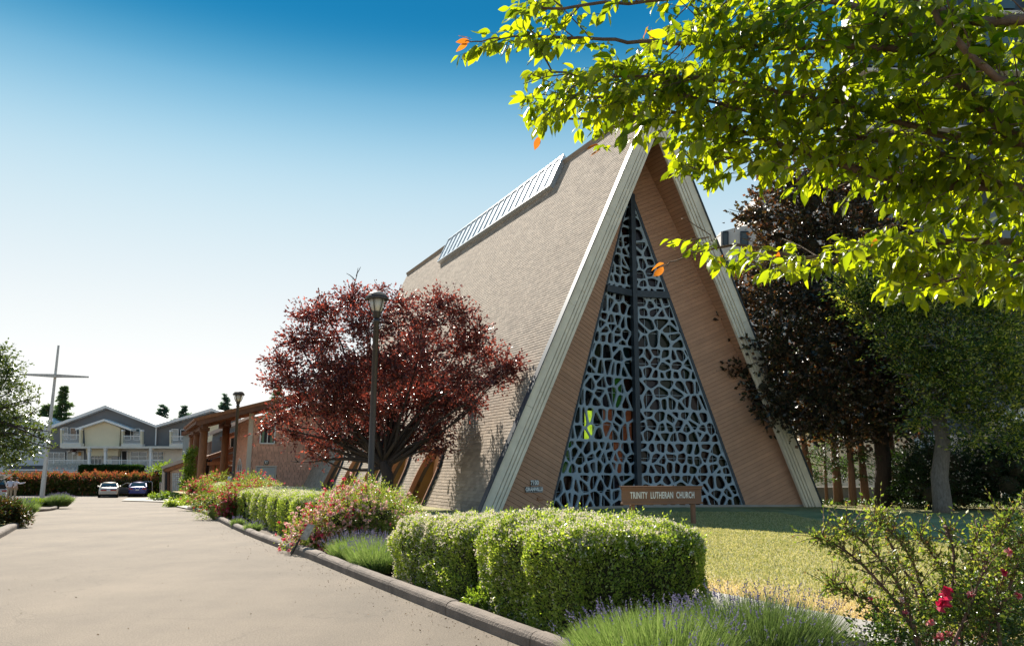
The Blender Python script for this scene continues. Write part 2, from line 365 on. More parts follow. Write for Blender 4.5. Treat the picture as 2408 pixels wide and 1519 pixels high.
# ---- lawn
def lawnmat():
    m = bpy.data.materials.new('lawn'); m.use_nodes = True; t = m.node_tree; nd = t.nodes; lk = t.links; b = nd['Principled BSDF']; b.inputs['Roughness'].default_value = .9; b.inputs['Specular IOR Level'].default_value = .15
    tcn = nd.new('ShaderNodeTexCoord'); n1 = nd.new('ShaderNodeTexNoise'); n1.inputs['Scale'].default_value = .45; n1.inputs['Detail'].default_value = 7; n1.inputs['Roughness'].default_value = .7; lk.new(tcn.outputs['Object'], n1.inputs[0])
    # distance from the path decides how burnt the grass is
    at_ = nd.new('ShaderNodeAttribute'); at_.attribute_name = 'dry'; ad = nd.new('ShaderNodeMath'); ad.operation = 'ADD'; lk.new(at_.outputs['Fac'], ad.inputs[0])
    s_ = nd.new('ShaderNodeMath'); s_.operation = 'MULTIPLY_ADD'; s_.inputs[1].default_value = 1.5; s_.inputs[2].default_value = -.75; lk.new(n1.outputs[0], s_.inputs[0]); lk.new(s_.outputs[0], ad.inputs[1])
    r = nd.new('ShaderNodeValToRGB'); e = r.color_ramp.elements; e[0].position = 0.1; e[0].color = (.20, .21, .08, 1); e[1].position = .95; e[1].color = (.58, .44, .27, 1); x = e.new(.5); x.color = (.40, .355, .17, 1)
    lk.new(ad.outputs[0], r.inputs[0])
    n2 = nd.new('ShaderNodeTexNoise'); n2.inputs['Scale'].default_value = 40; n2.inputs['Detail'].default_value = 3; lk.new(tcn.outputs['Object'], n2.inputs[0])
    mr = nd.new('ShaderNodeMapRange'); mr.inputs[1].default_value = .3; mr.inputs[2].default_value = .7; mr.inputs[3].default_value = .55; mr.inputs[4].default_value = 1.35; lk.new(n2.outputs[0], mr.inputs[0])
    cb = nd.new('ShaderNodeCombineColor'); [lk.new(mr.outputs[0], cb.inputs[i]) for i in range(3)]
    mx = nd.new('ShaderNodeMix'); mx.data_type = 'RGBA'; mx.blend_type = 'MULTIPLY'; mx.inputs[0].default_value = 1; lk.new(r.outputs[0], mx.inputs[6]); lk.new(cb.outputs[0], mx.inputs[7]); lk.new(mx.outputs[2], b.inputs['Base Color'])
    bp = nd.new('ShaderNodeBump'); bp.inputs['Strength'].default_value = .8; bp.inputs['Distance'].default_value = .03; lk.new(n2.outputs[0], bp.inputs['Height']); lk.new(bp.outputs[0], b.inputs['Normal']); return m
M_lawn = lawnmat()
def pdist(x, y): return (x-PA.x)*pn.x+(y-PA.y)*pn.y
def dryness(x, y):
    d = pdist(x, y); return max(0, 1.0-d/2.4)*.8 + .34
def lawn():
    def X(u, y):   # u metres right of the path edge
        x0 = PA.x+(y-PA.y)*pd.x/pd.y+.01
        return x0+u
    ys = list(np.arange(-4, 60, .8)); us = [0, .4, .8, 1.4, 2, 3, 4, 5, 6, 8, 10, 13, 16, 20, 25, 30, 40, 60]
    V = []; A = []
    for y in ys:
        for u in us: x = X(u, y); V.append((x, y, -.0)); A.append(dryness(x, y))
    nx = len(us); F = [(j*nx+i, j*nx+i+1, (j+1)*nx+i+1, (j+1)*nx+i) for j in range(len(ys)-1) for i in range(nx-1)]
    me = npmesh('lawn', V, F, M_lawn); a = me.attributes.new('dry', 'FLOAT', 'POINT'); a.data.foreach_set('value', np.array(A, np.float32))
    o = link('lawn', me); o['kind'] = 'structure'
    # blades
    n = 200000; Y = RS.uniform(0, 1, n)**1.3*26+7; U = RS.uniform(0, 1, n)*(Y*.62); x = PA.x+(Y-PA.y)*pd.x/pd.y+.03+U
    k = (x/Y < .72) & (x/Y > .15); x, Y, U = x[k], Y[k], U[k]; n = len(x)
    # keep off the church floor
    th = .435; s = (x-6.632)*math.cos(th)+(Y-34.943)*math.sin(th); d = -(x-6.632)*math.sin(th)+(Y-34.943)*math.cos(th); k = ~((abs(s) < 8.7) & (d > -.1)); x, Y = x[k], Y[k]; n = len(x)
    P = np.stack([x, Y, np.zeros(n)], 1); h = RS.uniform(.014, .034, n)*(1+Y*.01); a = RS.uniform(0, 6.28, n); w = .004+Y*.0005
    T = np.stack([np.cos(a)*w, np.sin(a)*w, 0*a], 1); lean = np.stack([RS.normal(0, .35, n)*h, RS.normal(0, .35, n)*h, h], 1)
    Vb = np.stack([P-T, P+T, P+lean], 1).reshape(-1, 3); dr_ = np.maximum(0, 1-((x-PA.x)*pn.x+(Y-PA.y)*pn.y)/2.2)
    dryb = dr_+.25*lumps(P, .5, 4) > RS.uniform(.25, .8, n)
    F = np.arange(n*3).reshape(n, 3)
    for nm, kk, cols in (('grass', ~dryb, [(.17, .20, .06), (.28, .27, .11), (.42, .38, .2), (.54, .47, .31)]), ('dry_grass', dryb, [(.50, .37, .22), (.62, .48, .32), (.40, .36, .2)])):
        Vk = Vb.reshape(n, 3, 3)[kk].reshape(-1, 3); Fk = np.arange(len(Vk)).reshape(-1, 3)
        o2 = link(nm, npmesh(nm, Vk, Fk, leafmat(nm, cols, (1.6, 1.6, .9), .35, .6, .25)))
        tag(o2, {'grass': 'short green and straw coloured mown grass of the lawn', 'dry_grass': 'burnt orange dry grass along the path edge'}[nm], 'grass', kind='stuff')
lawn()

# leaf litter and grit gathered along the kerb
def litter():
    n = 900; y = RS.uniform(0, 1, n)**1.6*26+6.5; x = np.array([kerbx(v) for v in y])-RS.exponential(.28, n)-.02; k = RS.uniform(0, 1, n) < .12; x[k] -= RS.uniform(0, 5, k.sum())
    P = np.stack([x, y, np.array([G(a, b) for a, b in zip(x, y)])+.006], 1); V, F = leafcloud(P, .022, rdir(n)*[1, 1, .15], np.tile([0, 0, 1.], (n, 1)), aspect=.6)
    o = link('leaf_litter', npmesh('leaf_litter', V, F, leafmat('litter', [(.12, .06, .03), (.25, .14, .06), (.08, .05, .03), (.3, .25, .12)], (1, 1, 1), .1, .8, .2))); tag(o, 'dry leaf litter and grit scattered on the driveway along the kerb', 'leaf litter', kind='stuff')
litter()
# ================================================================== CHURCH
TH = .435; CC = Vector((6.632, 34.943, 0)); CA, CH, CL, CR = 8.669, 18.938, 37.6, 2.175
cw = Vector((math.cos(TH), math.sin(TH), 0)); bk = Vector((-math.sin(TH), math.cos(TH), 0)); ZU = Vector((0, 0, 1))
def F3(s, d, z): return CC + cw*s + bk*d + ZU*z
RAKE = math.hypot(CA, CH); er = (CA/RAKE, CH/RAKE)     # unit up-slope (towards centre, up)
M_shin = mat('roof_shingle', (.32, .25, .185), .93, island=.2, bump=.4, bscale=60, col2=(.385, .31, .235), scale=1.2)
M_roofb = mat('roof_backing', (.10, .085, .075), .95)
M_fas = mat('fascia_paint', (.76, .69, .55), .7, var=.12, scale=1.8, bump=.15, bscale=20, dirt=.35)
M_side = mat('brown_siding', (.48, .265, .16), .65, island=.07, var=.1, scale=2, bump=.1, bscale=50, stretch=(1, 1, 1))
M_sideb = mat('siding_gap', (.17, .085, .05), .9)
M_steel = mat('screen_steel', (.31, .39, .45), .5, var=.12, scale=2, bump=.05)
M_blk = mat('dark_steel', (.03, .045, .06), .5, var=.2)
M_ochre = mat('ochre_plaster', (.30, .19, .07), .85, var=.12, scale=1.5, bump=.1)
M_orange = mat('orange_trim', (.36, .17, .09), .7, var=.1)
M_wsh = mat('wall_shingle', (.68, .37, .25), .9, island=.12, bump=.35, bscale=50, var=.1, scale=1.2)
M_trim = mat('cream_trim', (.58, .50, .40), .7, var=.06)
M_glass = mat('window_glass', (.03, .04, .045), .06, spec=.8)
church = thing('church', 'steep A-frame church with brown shingle roof and blue-grey lattice window wall', 'church', F3(0, 0, 0), TH)
# local coordinates inside church: x = s, y = d, z
def RL(u, v, o=0.):
    """left roof: u metres back, v up the slope, o out of the surface (local)"""
    nx, nz = -er[1], er[0]
    return Vector((-CA+v*er[0]+nx*o, u, v*er[1]+nz*o))
def RR(u, v, o=0.):
    p = RL(u, v, o); return Vector((-p.x, p.y, p.z))
# arches: surveyed peak columns of the five arched bays
def hit_roof(px, py, o=0.):
    """ray to left roof plane -> (u, v)"""
    Oo = ORG-CC; d = ray(px, py); ol = Vector((Oo.dot(cw), Oo.dot(bk), Oo.z)); dl = Vector((d.dot(cw), d.dot(bk), d.z))
    n = Vector((-er[1], 0, er[0])); p0 = RL(0, 0, o); t = (p0-ol).dot(n)/dl.dot(n); q = ol+dl*t
    return q.y, (q-p0).dot(Vector((er[0], 0, er[1])))
ARX = []
for px in (1036, 963, 906, 854, 809):
    best = None
    for py in np.arange(1020, 1110, 2):
        u, v = hit_roof(px, py)
        if best is None or abs(v*er[1]-2.75) < best[0]: best = (abs(v*er[1]-2.75), u)
    ARX.append(best[1])
AVH = 3.0
gaps = [b-a for a, b in zip(ARX, ARX[1:])]
print('ARCH', [round(a, 2) for a in ARX])
ARW = [min(1.15, .40*min(([gaps[i-1]] if i else [9])+([gaps[i]] if i < 4 else [9]))) for i in range(5)]
ARW = [1.35, 1.3, 1.3, 1.3, 1.3]
def arch_curve(hw, n=18):
    pts = [(-hw, 0)]
    for k in range(n+1):
        a = PI-PI*k/n; pts.append((hw*math.cos(a), 1.25+(AVH-1.25)*math.sin(a)**.85 if math.sin(a) > 0 else 1.25))
    pts.append((hw, 0)); return pts
def in_arch(u, v, m=0.):
    for c, hw in zip(ARX, ARW):
        x = abs(u-c)
        if x < hw+m:
            top = 1.25+(AVH-1.25)*math.sqrt(max(0, 1-(x/(hw+m))**2))**.85+m
            if v < top: return True
    return False
VB = 3.4
mb = MB()
# slab: upper part
mb.hexa([RL(0, VB), RL(CL, VB), RL(CL, RAKE), RL(0, RAKE)], [RL(0, VB, -.3), RL(CL, VB, -.3), RL(CL, RAKE, -.3), RL(0, RAKE, -.3)])
edges = [0]
for c, hw in zip(ARX, ARW): edges += [c-hw-.15, c+hw+.15]
edges.append(CL)
for i in range(0, len(edges), 2):
    a, b = edges[i], edges[i+1]
    if b > a: mb.hexa([RL(a, -.6), RL(b, -.6), RL(b, VB), RL(a, VB)], [RL(a, -.6, -.3), RL(b, -.6, -.3), RL(b, VB, -.3), RL(a, VB, -.3)])
for c, hw in zip(ARX, ARW):
    cur = arch_curve(hw); a0, a1 = c-hw-.15, c+hw+.15
    for (x0, y0), (x1, y1) in zip(cur, cur[1:]):
        def outer(x, y):
            if y <= 1.25: return (-(hw+.15) if x < 0 else hw+.15, y if y > 0 else -.6)
            t = min((hw+.15)/max(abs(x), 1e-6), (VB-1.25)/max(y-1.25, 1e-6)); return (x*t, 1.25+(y-1.25)*t)
        o0, o1 = outer(x0, y0), outer(x1, y1)
        q = [RL(c+x0, y0), RL(c+x1, y1), RL(c+o1[0], o1[1]), RL(c+o0[0], o0[1])]
        nrm = RL(0, 0, -.3)-RL(0, 0); mb.hexa(q, [p+nrm for p in q])
    for sg in (-1, 1):   # corner fill
        q = [RL(c+sg*(hw+.15), 1.25), RL(c+sg*(hw+.15), VB), RL(c+sg*hw*.5, VB)]
        mb.hexa(q, [p+nrm*.9 for p in q])
roofL = mb.build('roof_slope', M_roofb, church)
MB().hexa([RR(0, -.3), RR(CL, -.3), RR(CL, RAKE), RR(0, RAKE)], [RR(0, -.3, -.3), RR(CL, -.3, -.3), RR(CL, RAKE, -.3), RR(0, RAKE, -.3)]).build('roof_slope', M_shin, church)
# shingle tabs
EXP_, TW = .145, .31
tabs = []
nr = int(RAKE/EXP_)
for r_ in range(nr):
    v0 = r_*EXP_; off = (r_*.5 % 1)*TW+RS.uniform(-.03, .03); u = -off
    while u < CL:
        a, b = max(u, 0)+.004, min(u+TW, CL)-.004; u += TW
        if b-a < .03: continue
        if v0 < VB and (in_arch(a, v0+EXP_/2, .05) or in_arch(b, v0+EXP_/2, .05)): continue
        tabs.append((a, b, v0, RS.uniform(-.008, .006)))
def tabgeo(a, b, v0, j, Rf=RL):
    v1 = min(v0+EXP_+.02, RAKE); lo = .02+j*.25; v0 += j
    return [Rf(a, v0, 0.001), Rf(b, v0, 0.001), Rf(b, v1, .001), Rf(a, v1, .001), Rf(a, v0, lo), Rf(b, v0, lo), Rf(b, v1, .006), Rf(a, v1, .006)]
TF = [(4, 5, 6, 7), (0, 1, 5, 4), (1, 2, 6, 5), (3, 0, 4, 7)]
near = sorted(range(len(tabs)), key=lambda i: tabs[i][0]+tabs[i][2]*.7)[:300]; ns = set(near)
V = []; Fq = []
for i, t in enumerate(tabs):
    if i in ns:
        g = tabgeo(*t); o = g[0]; m_ = MB().add([p-o for p in g], [tuple(f[::-1]) for f in TF]); ob = m_.build('shingle', M_shin, roofL); ob.location = o
    else:
        n = len(V); V += tabgeo(*t); Fq += [tuple(k+n for k in f[::-1]) for f in TF]
o = link('shingle_courses', npmesh('shingle_courses', np.array([tuple(v) for v in V]), np.array(Fq), M_shin), roofL); o['kind'] = 'stuff'
# ridge cap
mb = MB()
for k in range(int(CL/.3)):
    u = k*.3
    for R_ in (RL, RR): mb.hexa([R_(u, RAKE-.16, .03), R_(u+.33, RAKE-.16, .02), R_(u+.33, RAKE+.01, .03), R_(u, RAKE+.01, .05)], [R_(u, RAKE-.16, .0), R_(u+.33, RAKE-.16, .0), R_(u+.33, RAKE, .0), R_(u, RAKE, .0)])
mb.build('ridge_cap', M_shin, church)
# fascia boards, three steps each side, in lengths
def PL(side, m, inn, d):
    """point at m along rake, inn metres inward (perpendicular to rake), depth d, local; side -1 left +1 right"""
    x = -CA+m*er[0]+inn*er[1]; z = m*er[1]-inn*er[0]; return Vector((-side*x, d, z))
JO = [0, 4.6, 9.4, 14.0, 18.3, RAKE]
for side in (-1, 1):
    steps = [(-.06, .30, -.22, .0), (.335, .46, -.195, .0), (.495, .62, -.17, .0), (.655, .79, -.145, .0)]
    for k, (i0, i1, d0, d1) in enumerate(steps):
        sh = (k*1.3) % 2.0; js = [0]+[j+sh*.6 for j in JO[1:-1]]+[RAKE]
        for j in range(len(js)-1):
            m0, m1 = js[j]+.004, js[j+1]-.004
            def endm(inn, m, last, first):
                if last: return RAKE-inn*er[1]/er[0]      # meets the centre line
                if first: return inn*er[0]/er[1]-.15          # meets the ground
                return m
            a0, a1 = endm(i0, m0, False, j == 0), endm(i1, m0, False, j == 0)
            b0, b1 = endm(i0, m1, j == len(js)-2, False), endm(i1, m1, j == len(js)-2, False)
            if side > 0 and j == len(js)-2: b0 -= .002; b1 -= .002
            f = [PL(side, a0, i0, d0), PL(side, b0, i0, d0), PL(side, b1, i1, d0), PL(side, a1, i1, d0)]
            g = [p+Vector((0, d1-d0, 0)) for p in f]
            MB().hexa(f, g).build('fascia_board', M_fas, church, bevel=.006)
    MB().hexa([PL(side, -.1, -.1, -.3), PL(side, RAKE, -.1, -.3), PL(side, RAKE, -.062, -.3), PL(side, -.1, -.062, -.3)],
              [PL(side, -.1, -.1, .05), PL(side, RAKE, -.1, .05), PL(side, RAKE, -.062, .05), PL(side, -.1, -.062, .05)]).build('drip_edge', M_blk, church)
# wall halves: vertical planes from the rake feet back to the recessed centre
WD0 = .02
def WP(side, s, z, o=0.):
    """s >= 0 distance from centre; o metres in front of the plane"""
    d = (1-s/CA)*CR+WD0; L = math.hypot(CA, CR); nx, ny = -side*CR/L, -CA/L
    return Vector((side*s+nx*o, d+ny*o, z))
GB, GH = 5.03, 14.88
wallreg = [(CA-.35, 0), (0, CH-.75), (0, GH+.35), (GB+.12, 0)]
BW = .19
for side in (-1, 1):
    MB().hexa([WP(side, s, z, -.02) for s, z in wallreg], [WP(side, s, z, -.12) for s, z in wallreg]).build('wall_backing', M_sideb, church)
    m = -3.0
    while m < RAKE+1:
        a, b = m+.005, m+BW-.005
        ln = 14; st = []
        p0 = (CA-a*er[0], a*er[1]); p1 = (CA-b*er[0], b*er[1]); dd = (-er[1], -er[0])
        st = [(p0[0]-dd[0]*1, p0[1]-dd[1]*1), (p1[0]-dd[0]*1, p1[1]-dd[1]*1), (p1[0]+dd[0]*ln, p1[1]+dd[1]*ln), (p0[0]+dd[0]*ln, p0[1]+dd[1]*ln)]
        if parea(st) < 0: st = st[::-1]
        c = clipconv(st, wallreg)
        if len(c) > 2 and abs(parea(c)) > .004:
            j = RS.uniform(0, .004)
            MB().hexa([WP(side, s, z, -.02) for s, z in c], [WP(side, s, z, .015+j+.012*((s*er[0]*-1+z*er[1]-min(q[0]*er[0]*-1+q[1]*er[1] for q in c)) < BW*.5)) for s, z in c]).build('siding_board', M_side, church)
        m += BW
    # soffit of the overhang
    if side > 0:
        m = .3
        while m < RAKE-.3:
            def dep(m_): return m_/RAKE*CR+.02
            q = [PL(side, m+.008, .33, -.05), PL(side, m+BW-.008, .33, -.05), PL(side, m+BW-.008, .33, dep(m)+.1), PL(side, m+.008, .33, dep(m)+.1)]
            o_ = PL(side, 0, .02, 0)-PL(side, 0, 0, 0); MB().hexa(q, [p-o_ for p in q]).build('soffit_board', M_side, church); m += BW
    MB().hexa([PL(side, 0, .305, -.04), PL(side, RAKE-.3, .305, -.04), PL(side, RAKE-.3, .305, CR+.2), PL(side, 0, .305, .1)],
              [PL(side, 0, .3, -.04), PL(side, RAKE-.3, .3, -.04), PL(side, RAKE-.3, .3, CR+.2), PL(side, 0, .3, .1)]).build('soffit_backing', M_sideb, church)
    # black jamb along the window edge
    f = [(GB+.0, 0), (0, GH), (0, GH+.36), (GB+.13, 0)]
    MB().hexa([WP(side, s, z, -.3) for s, z in f], [WP(side, s, z, .022) for s, z in f]).build('window_jamb', M_blk, church)
# lattice and panes
def vor(pts, reg):
    cells = []
    for i, p in enumerate(pts):
        c = reg
        for j, q in enumerate(pts):
            if i == j: continue
            dx, dy = q[0]-p[0], q[1]-p[1]
            if dx*dx+dy*dy > 9: continue
            mx, my = (p[0]+q[0])/2, (p[1]+q[1])/2
            out = []
            for k in range(len(c)):
                a, b = c[k-1], c[k]; da = (a[0]-mx)*dx+(a[1]-my)*dy; db = (b[0]-mx)*dx+(b[1]-my)*dy
                if (da <= 0) != (db <= 0):
                    t = da/(da-db); out.append((a[0]+(b[0]-a[0])*t, a[1]+(b[1]-a[1])*t))
                if db <= 0: out.append(b)
            c = out
            if len(c) < 3: break
        if len(c) >= 3 and parea(c) > .01: cells.append(c)
    return cells
def inset(c, w):
    """inset convex ccw polygon"""
    c2 = list(c); n = len(c); out = list(c)
    for k in range(n):
        a, b = c[k-1], c[k]; ex, ey = b[0]-a[0], b[1]-a[1]; L = math.hypot(ex, ey)
        if L < 1e-6: continue
        nx, ny = -ey/L*w, ex/L*w; A = (a[0]+nx, a[1]+ny); inp = out; out = []
        for j in range(len(inp)):
            p, q = inp[j-1], inp[j]; dp = ex*(p[1]-A[1])-ey*(p[0]-A[0]); dq = ex*(q[1]-A[1])-ey*(q[0]-A[0])
            if (dp >= 0) != (dq >= 0):
                t = dp/(dp-dq); out.append((p[0]+(q[0]-p[0])*t, p[1]+(q[1]-p[1])*t))
            if dq >= 0: out.append(q)
        if len(out) < 3: return []
    return out
def rayhit(c, o, a):
    dx, dy = math.cos(a), math.sin(a); best = 1e9
    for k in range(len(c)):
        p, q = c[k-1], c[k]; ex, ey = q[0]-p[0], q[1]-p[1]; den = dx*ey-dy*ex
        if abs(den) < 1e-12: continue
        t = ((p[0]-o[0])*ey-(p[1]-o[1])*ex)/den; s = ((p[0]-o[0])*dy-(p[1]-o[1])*dx)/den
        if t > 0 and -1e-6 <= s <= 1+1e-6 and t < best: best = t
    return best
rl = random.Random(5)
ROWH = 1.46; BEAM = 9.87
PANEM = [mat('stained_dark', (.006, .007, .009), .2, spec=.25), mat('stained_brown', (.018, .007, .005), .25, spec=.25), mat('stained_green', (.004, .016, .007), .25, spec=.25),
         mat('stained_olive', (.011, .015, .005), .25, spec=.25), mat('stained_violet', (.016, .014, .022), .25, spec=.25), mat('stained_teal', (.003, .014, .016), .25, spec=.25)]
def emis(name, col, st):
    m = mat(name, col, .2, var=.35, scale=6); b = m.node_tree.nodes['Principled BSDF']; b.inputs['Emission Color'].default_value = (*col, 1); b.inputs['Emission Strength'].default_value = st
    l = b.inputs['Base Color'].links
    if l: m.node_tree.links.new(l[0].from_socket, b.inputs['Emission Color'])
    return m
M_dayglow = emis('stained_lime_dayglow', (.35, .50, .03), .35); M_dayglow2 = emis('stained_rust_dayglow', (.16, .05, .02), .06); M_dayglow3 = emis('stained_green_dayglow', (.02, .08, .01), .06)  # weak emission stands in for daylight coming through the glass
def wall_hit(px, py, side):
    Oo = ORG-CC; d = ray(px, py); ol = Vector((Oo.dot(cw), Oo.dot(bk), Oo.z)); dl = Vector((d.dot(cw), d.dot(bk), d.z))
    p0 = WP(side, 0, 0); e = WP(side, 1, 0)-p0; n = Vector((e.y, -e.x, 0)); t = (p0-ol).dot(n)/dl.dot(n); q = ol+dl*t; return abs(q.x), q.z
PANE_SPOTS = [(wall_hit(1392, 1000, -1), M_dayglow), (wall_hit(1428, 1000, -1), M_dayglow2), (wall_hit(1465, 1062, -1), M_dayglow2), (wall_hit(1460, 950, -1), M_dayglow3), (wall_hit(1345, 1065, -1), M_dayglow3), (wall_hit(1365, 1000, -1), PANEM[5]), (wall_hit(1480, 990, -1), M_dayglow2)]
for side in (-1, 1):
    tri = [(0, 0), (GB, 0), (0, GH)]
    rows = [(z, z+ROWH) for z in np.arange(0, GH, ROWH)]
    V = []; Fc = []
    for z0, z1 in rows:
        reg = clipconv([(-.1, z0), (GB+1, z0), (GB+1, z1), (-.1, z1)], tri)
        if len(reg) < 3 or parea(reg) < .02: continue
        wid = max(q[0] for q in reg); pts = []; nrow = 3 if rl.random() < .45 else 2
        for k in range(nrow):
            n = max(1, int(wid*(1-.04*k)/.40+.5))
            for i in range(n): pts.append(((i+.5+rl.uniform(-.42, .42)+(k % 2)*.5)*wid/n, z0+(k+.5+rl.uniform(-.4, .4))*ROWH/nrow))
        cells = vor(pts, reg)
        for c in cells:
            cx = sum(q[0] for q in c)/len(c); cz = sum(q[1] for q in c)/len(c)
            # centroid weighted
            h = inset(c, .043+rl.uniform(-.012, .02))
            if len(h) >= 3 and parea(h) > .008:
                for _ in range(2):
                    h2 = []
                    for k in range(len(h)):
                        a, b = h[k-1], h[k]; h2 += [(a[0]*.8+b[0]*.2, a[1]*.8+b[1]*.2), (a[0]*.2+b[0]*.8, a[1]*.2+b[1]*.8)]
                    h = h2
                cx = sum(q[0] for q in h)/len(h); cz = sum(q[1] for q in h)/len(h)
                ang = sorted([math.atan2(q[1]-cz, q[0]-cx) for q in c]+[math.atan2(q[1]-cz, q[0]-cx) for q in h]); n0 = len(V); na = len(ang)
                for a in ang:
                    ro = rayhit(c, (cx, cz), a); ri = min(rayhit(h, (cx, cz), a), ro*.999); ca, sa = math.cos(a), math.sin(a)
                    V += [WP(side, cx+ca*ro, cz+sa*ro, -.02), WP(side, cx+ca*ri, cz+sa*ri, -.02), WP(side, cx+ca*ri, cz+sa*ri, -.09), WP(side, cx+ca*ro, cz+sa*ro, -.09)]
                for k in range(na):
                    a = n0+4*k; b = n0+4*((k+1) % na); Fc += [(a, b, b+1, a+1), (a+1, b+1, b+2, a+2), (a+2, b+2, b+3, a+3)]
            else:
                n0 = len(V); n = len(c); V += [WP(side, q[0], q[1], -.02) for q in c]
                for k in range(1, n-1): Fc.append((n0, n0+k, n0+k+1, n0+k+1))
    me = bpy.data.meshes.new('lattice_screen'); me.from_pydata([tuple(v) for v in V], [], [tuple(dict.fromkeys(f)) for f in Fc]); me.materials.append(M_steel); me.update(); link('lattice_screen', me, church)
    # panes with muntins
    cwid = .62
    for i in range(9):
        for z0 in np.arange(0, GH, ROWH):
            c = clipconv([(i*cwid+.012, z0+.012), ((i+1)*cwid-.012, z0+.012), ((i+1)*cwid-.012, z0+ROWH-.012), (i*cwid+.012, z0+ROWH-.012)], tri)
            if len(c) < 3 or abs(parea(c)) < .01: continue
            mm = rl.choices(PANEM, (8, 5, 2, 2, 2, 1))[0]
            if side > 0 and z0 > 8: mm = PANEM[4]
            lit = False
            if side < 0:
                for (ls, lz), lm in PANE_SPOTS:
                    if i*cwid <= ls < (i+1)*cwid and z0 <= lz < z0+ROWH and lm is not M_dayglow: mm = lm
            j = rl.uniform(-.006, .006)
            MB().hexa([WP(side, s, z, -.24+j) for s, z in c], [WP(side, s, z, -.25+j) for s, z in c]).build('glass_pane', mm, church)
        top = GH*(1-(i*cwid)/GB)
        if i and i*cwid < GB: MB().hexa([WP(side, i*cwid-.012, 0, -.2), WP(side, i*cwid+.012, 0, -.2), WP(side, i*cwid+.012, top, -.2), WP(side, i*cwid-.012, top, -.2)], [WP(side, i*cwid-.012, 0, -.235), WP(side, i*cwid+.012, 0, -.235), WP(side, i*cwid+.012, top, -.235), WP(side, i*cwid-.012, top, -.235)]).build('muntin', M_steel, church)
    for z0 in np.arange(ROWH*.5, GH-1, ROWH):
        sm_ = GB*(1-z0/GH)
        MB().hexa([WP(side, .1, z0-.012, -.198), WP(side, sm_, z0-.012, -.198), WP(side, sm_, z0+.012, -.198), WP(side, .1, z0+.012, -.198)], [WP(side, .1, z0-.012, -.233), WP(side, sm_, z0-.012, -.233), WP(side, sm_, z0+.012, -.233), WP(side, .1, z0+.012, -.233)]).build('muntin', M_steel, church)
    sb = GB*(1-BEAM/GH)+.12
    MB().hexa([WP(side, .1, BEAM-.16, -.05), WP(side, sb, BEAM-.16, -.05), WP(side, sb-.08, BEAM+.16, -.05), WP(side, .1, BEAM+.16, -.05)], [WP(side, .1, BEAM-.16, .14), WP(side, sb, BEAM-.16, .14), WP(side, sb-.08, BEAM+.16, .14), WP(side, .1, BEAM+.16, .14)]).build('cross_beam', M_blk, church, bevel=.01)
s0, z0_ = PANE_SPOTS[0][0]
# lime pane in front of the dark ones; its emission stands for daylight
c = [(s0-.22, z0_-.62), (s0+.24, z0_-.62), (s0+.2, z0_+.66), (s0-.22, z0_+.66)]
MB().hexa([WP(-1, s, z, -.236) for s, z in c], [WP(-1, s, z, -.225) for s, z in c]).build('glass_pane', M_dayglow, church)
dC = CR+WD0
MB().box((0, dC-.1, (GH-.1)/2), (.24, .3, GH-.1)).build('centre_post', M_blk, church, bevel=.01)
MB().hexa([Vector((-CA, 0, 0)), Vector((0, CR, 0)), Vector((CA, 0, 0)), Vector((0, CR-.12, 0))][::-1], [Vector((-CA, 0, .1)), Vector((0, CR, .1)), Vector((CA, 0, .1)), Vector((0, CR-.12, .1))][::-1]).build('plinth', M_conc, church)
# interior darkness: floor and closed far end
MB().hexa([Vector((-CA+.4, .3, -.1)), Vector((CA-.4, .3, -.1)), Vector((CA-.4, CL, -.1)), Vector((-CA+.4, CL, -.1))], [Vector((-CA+.4, .3, -.02)), Vector((CA-.4, .3, -.02)), Vector((CA-.4, CL, -.02)), Vector((-CA+.4, CL, -.02))]).build('floor', M_conc, church)
MB().hexa([Vector((-CA+.3, CL-.2, -.5)), Vector((CA-.3, CL-.2, -.5)), Vector((0, CL-.2, CH-.4))], [Vector((-CA+.3, CL-.05, -.5)), Vector((CA-.3, CL-.05, -.5)), Vector((0, CL-.05, CH-.4))]).build('rear_wall', M_wsh, church)
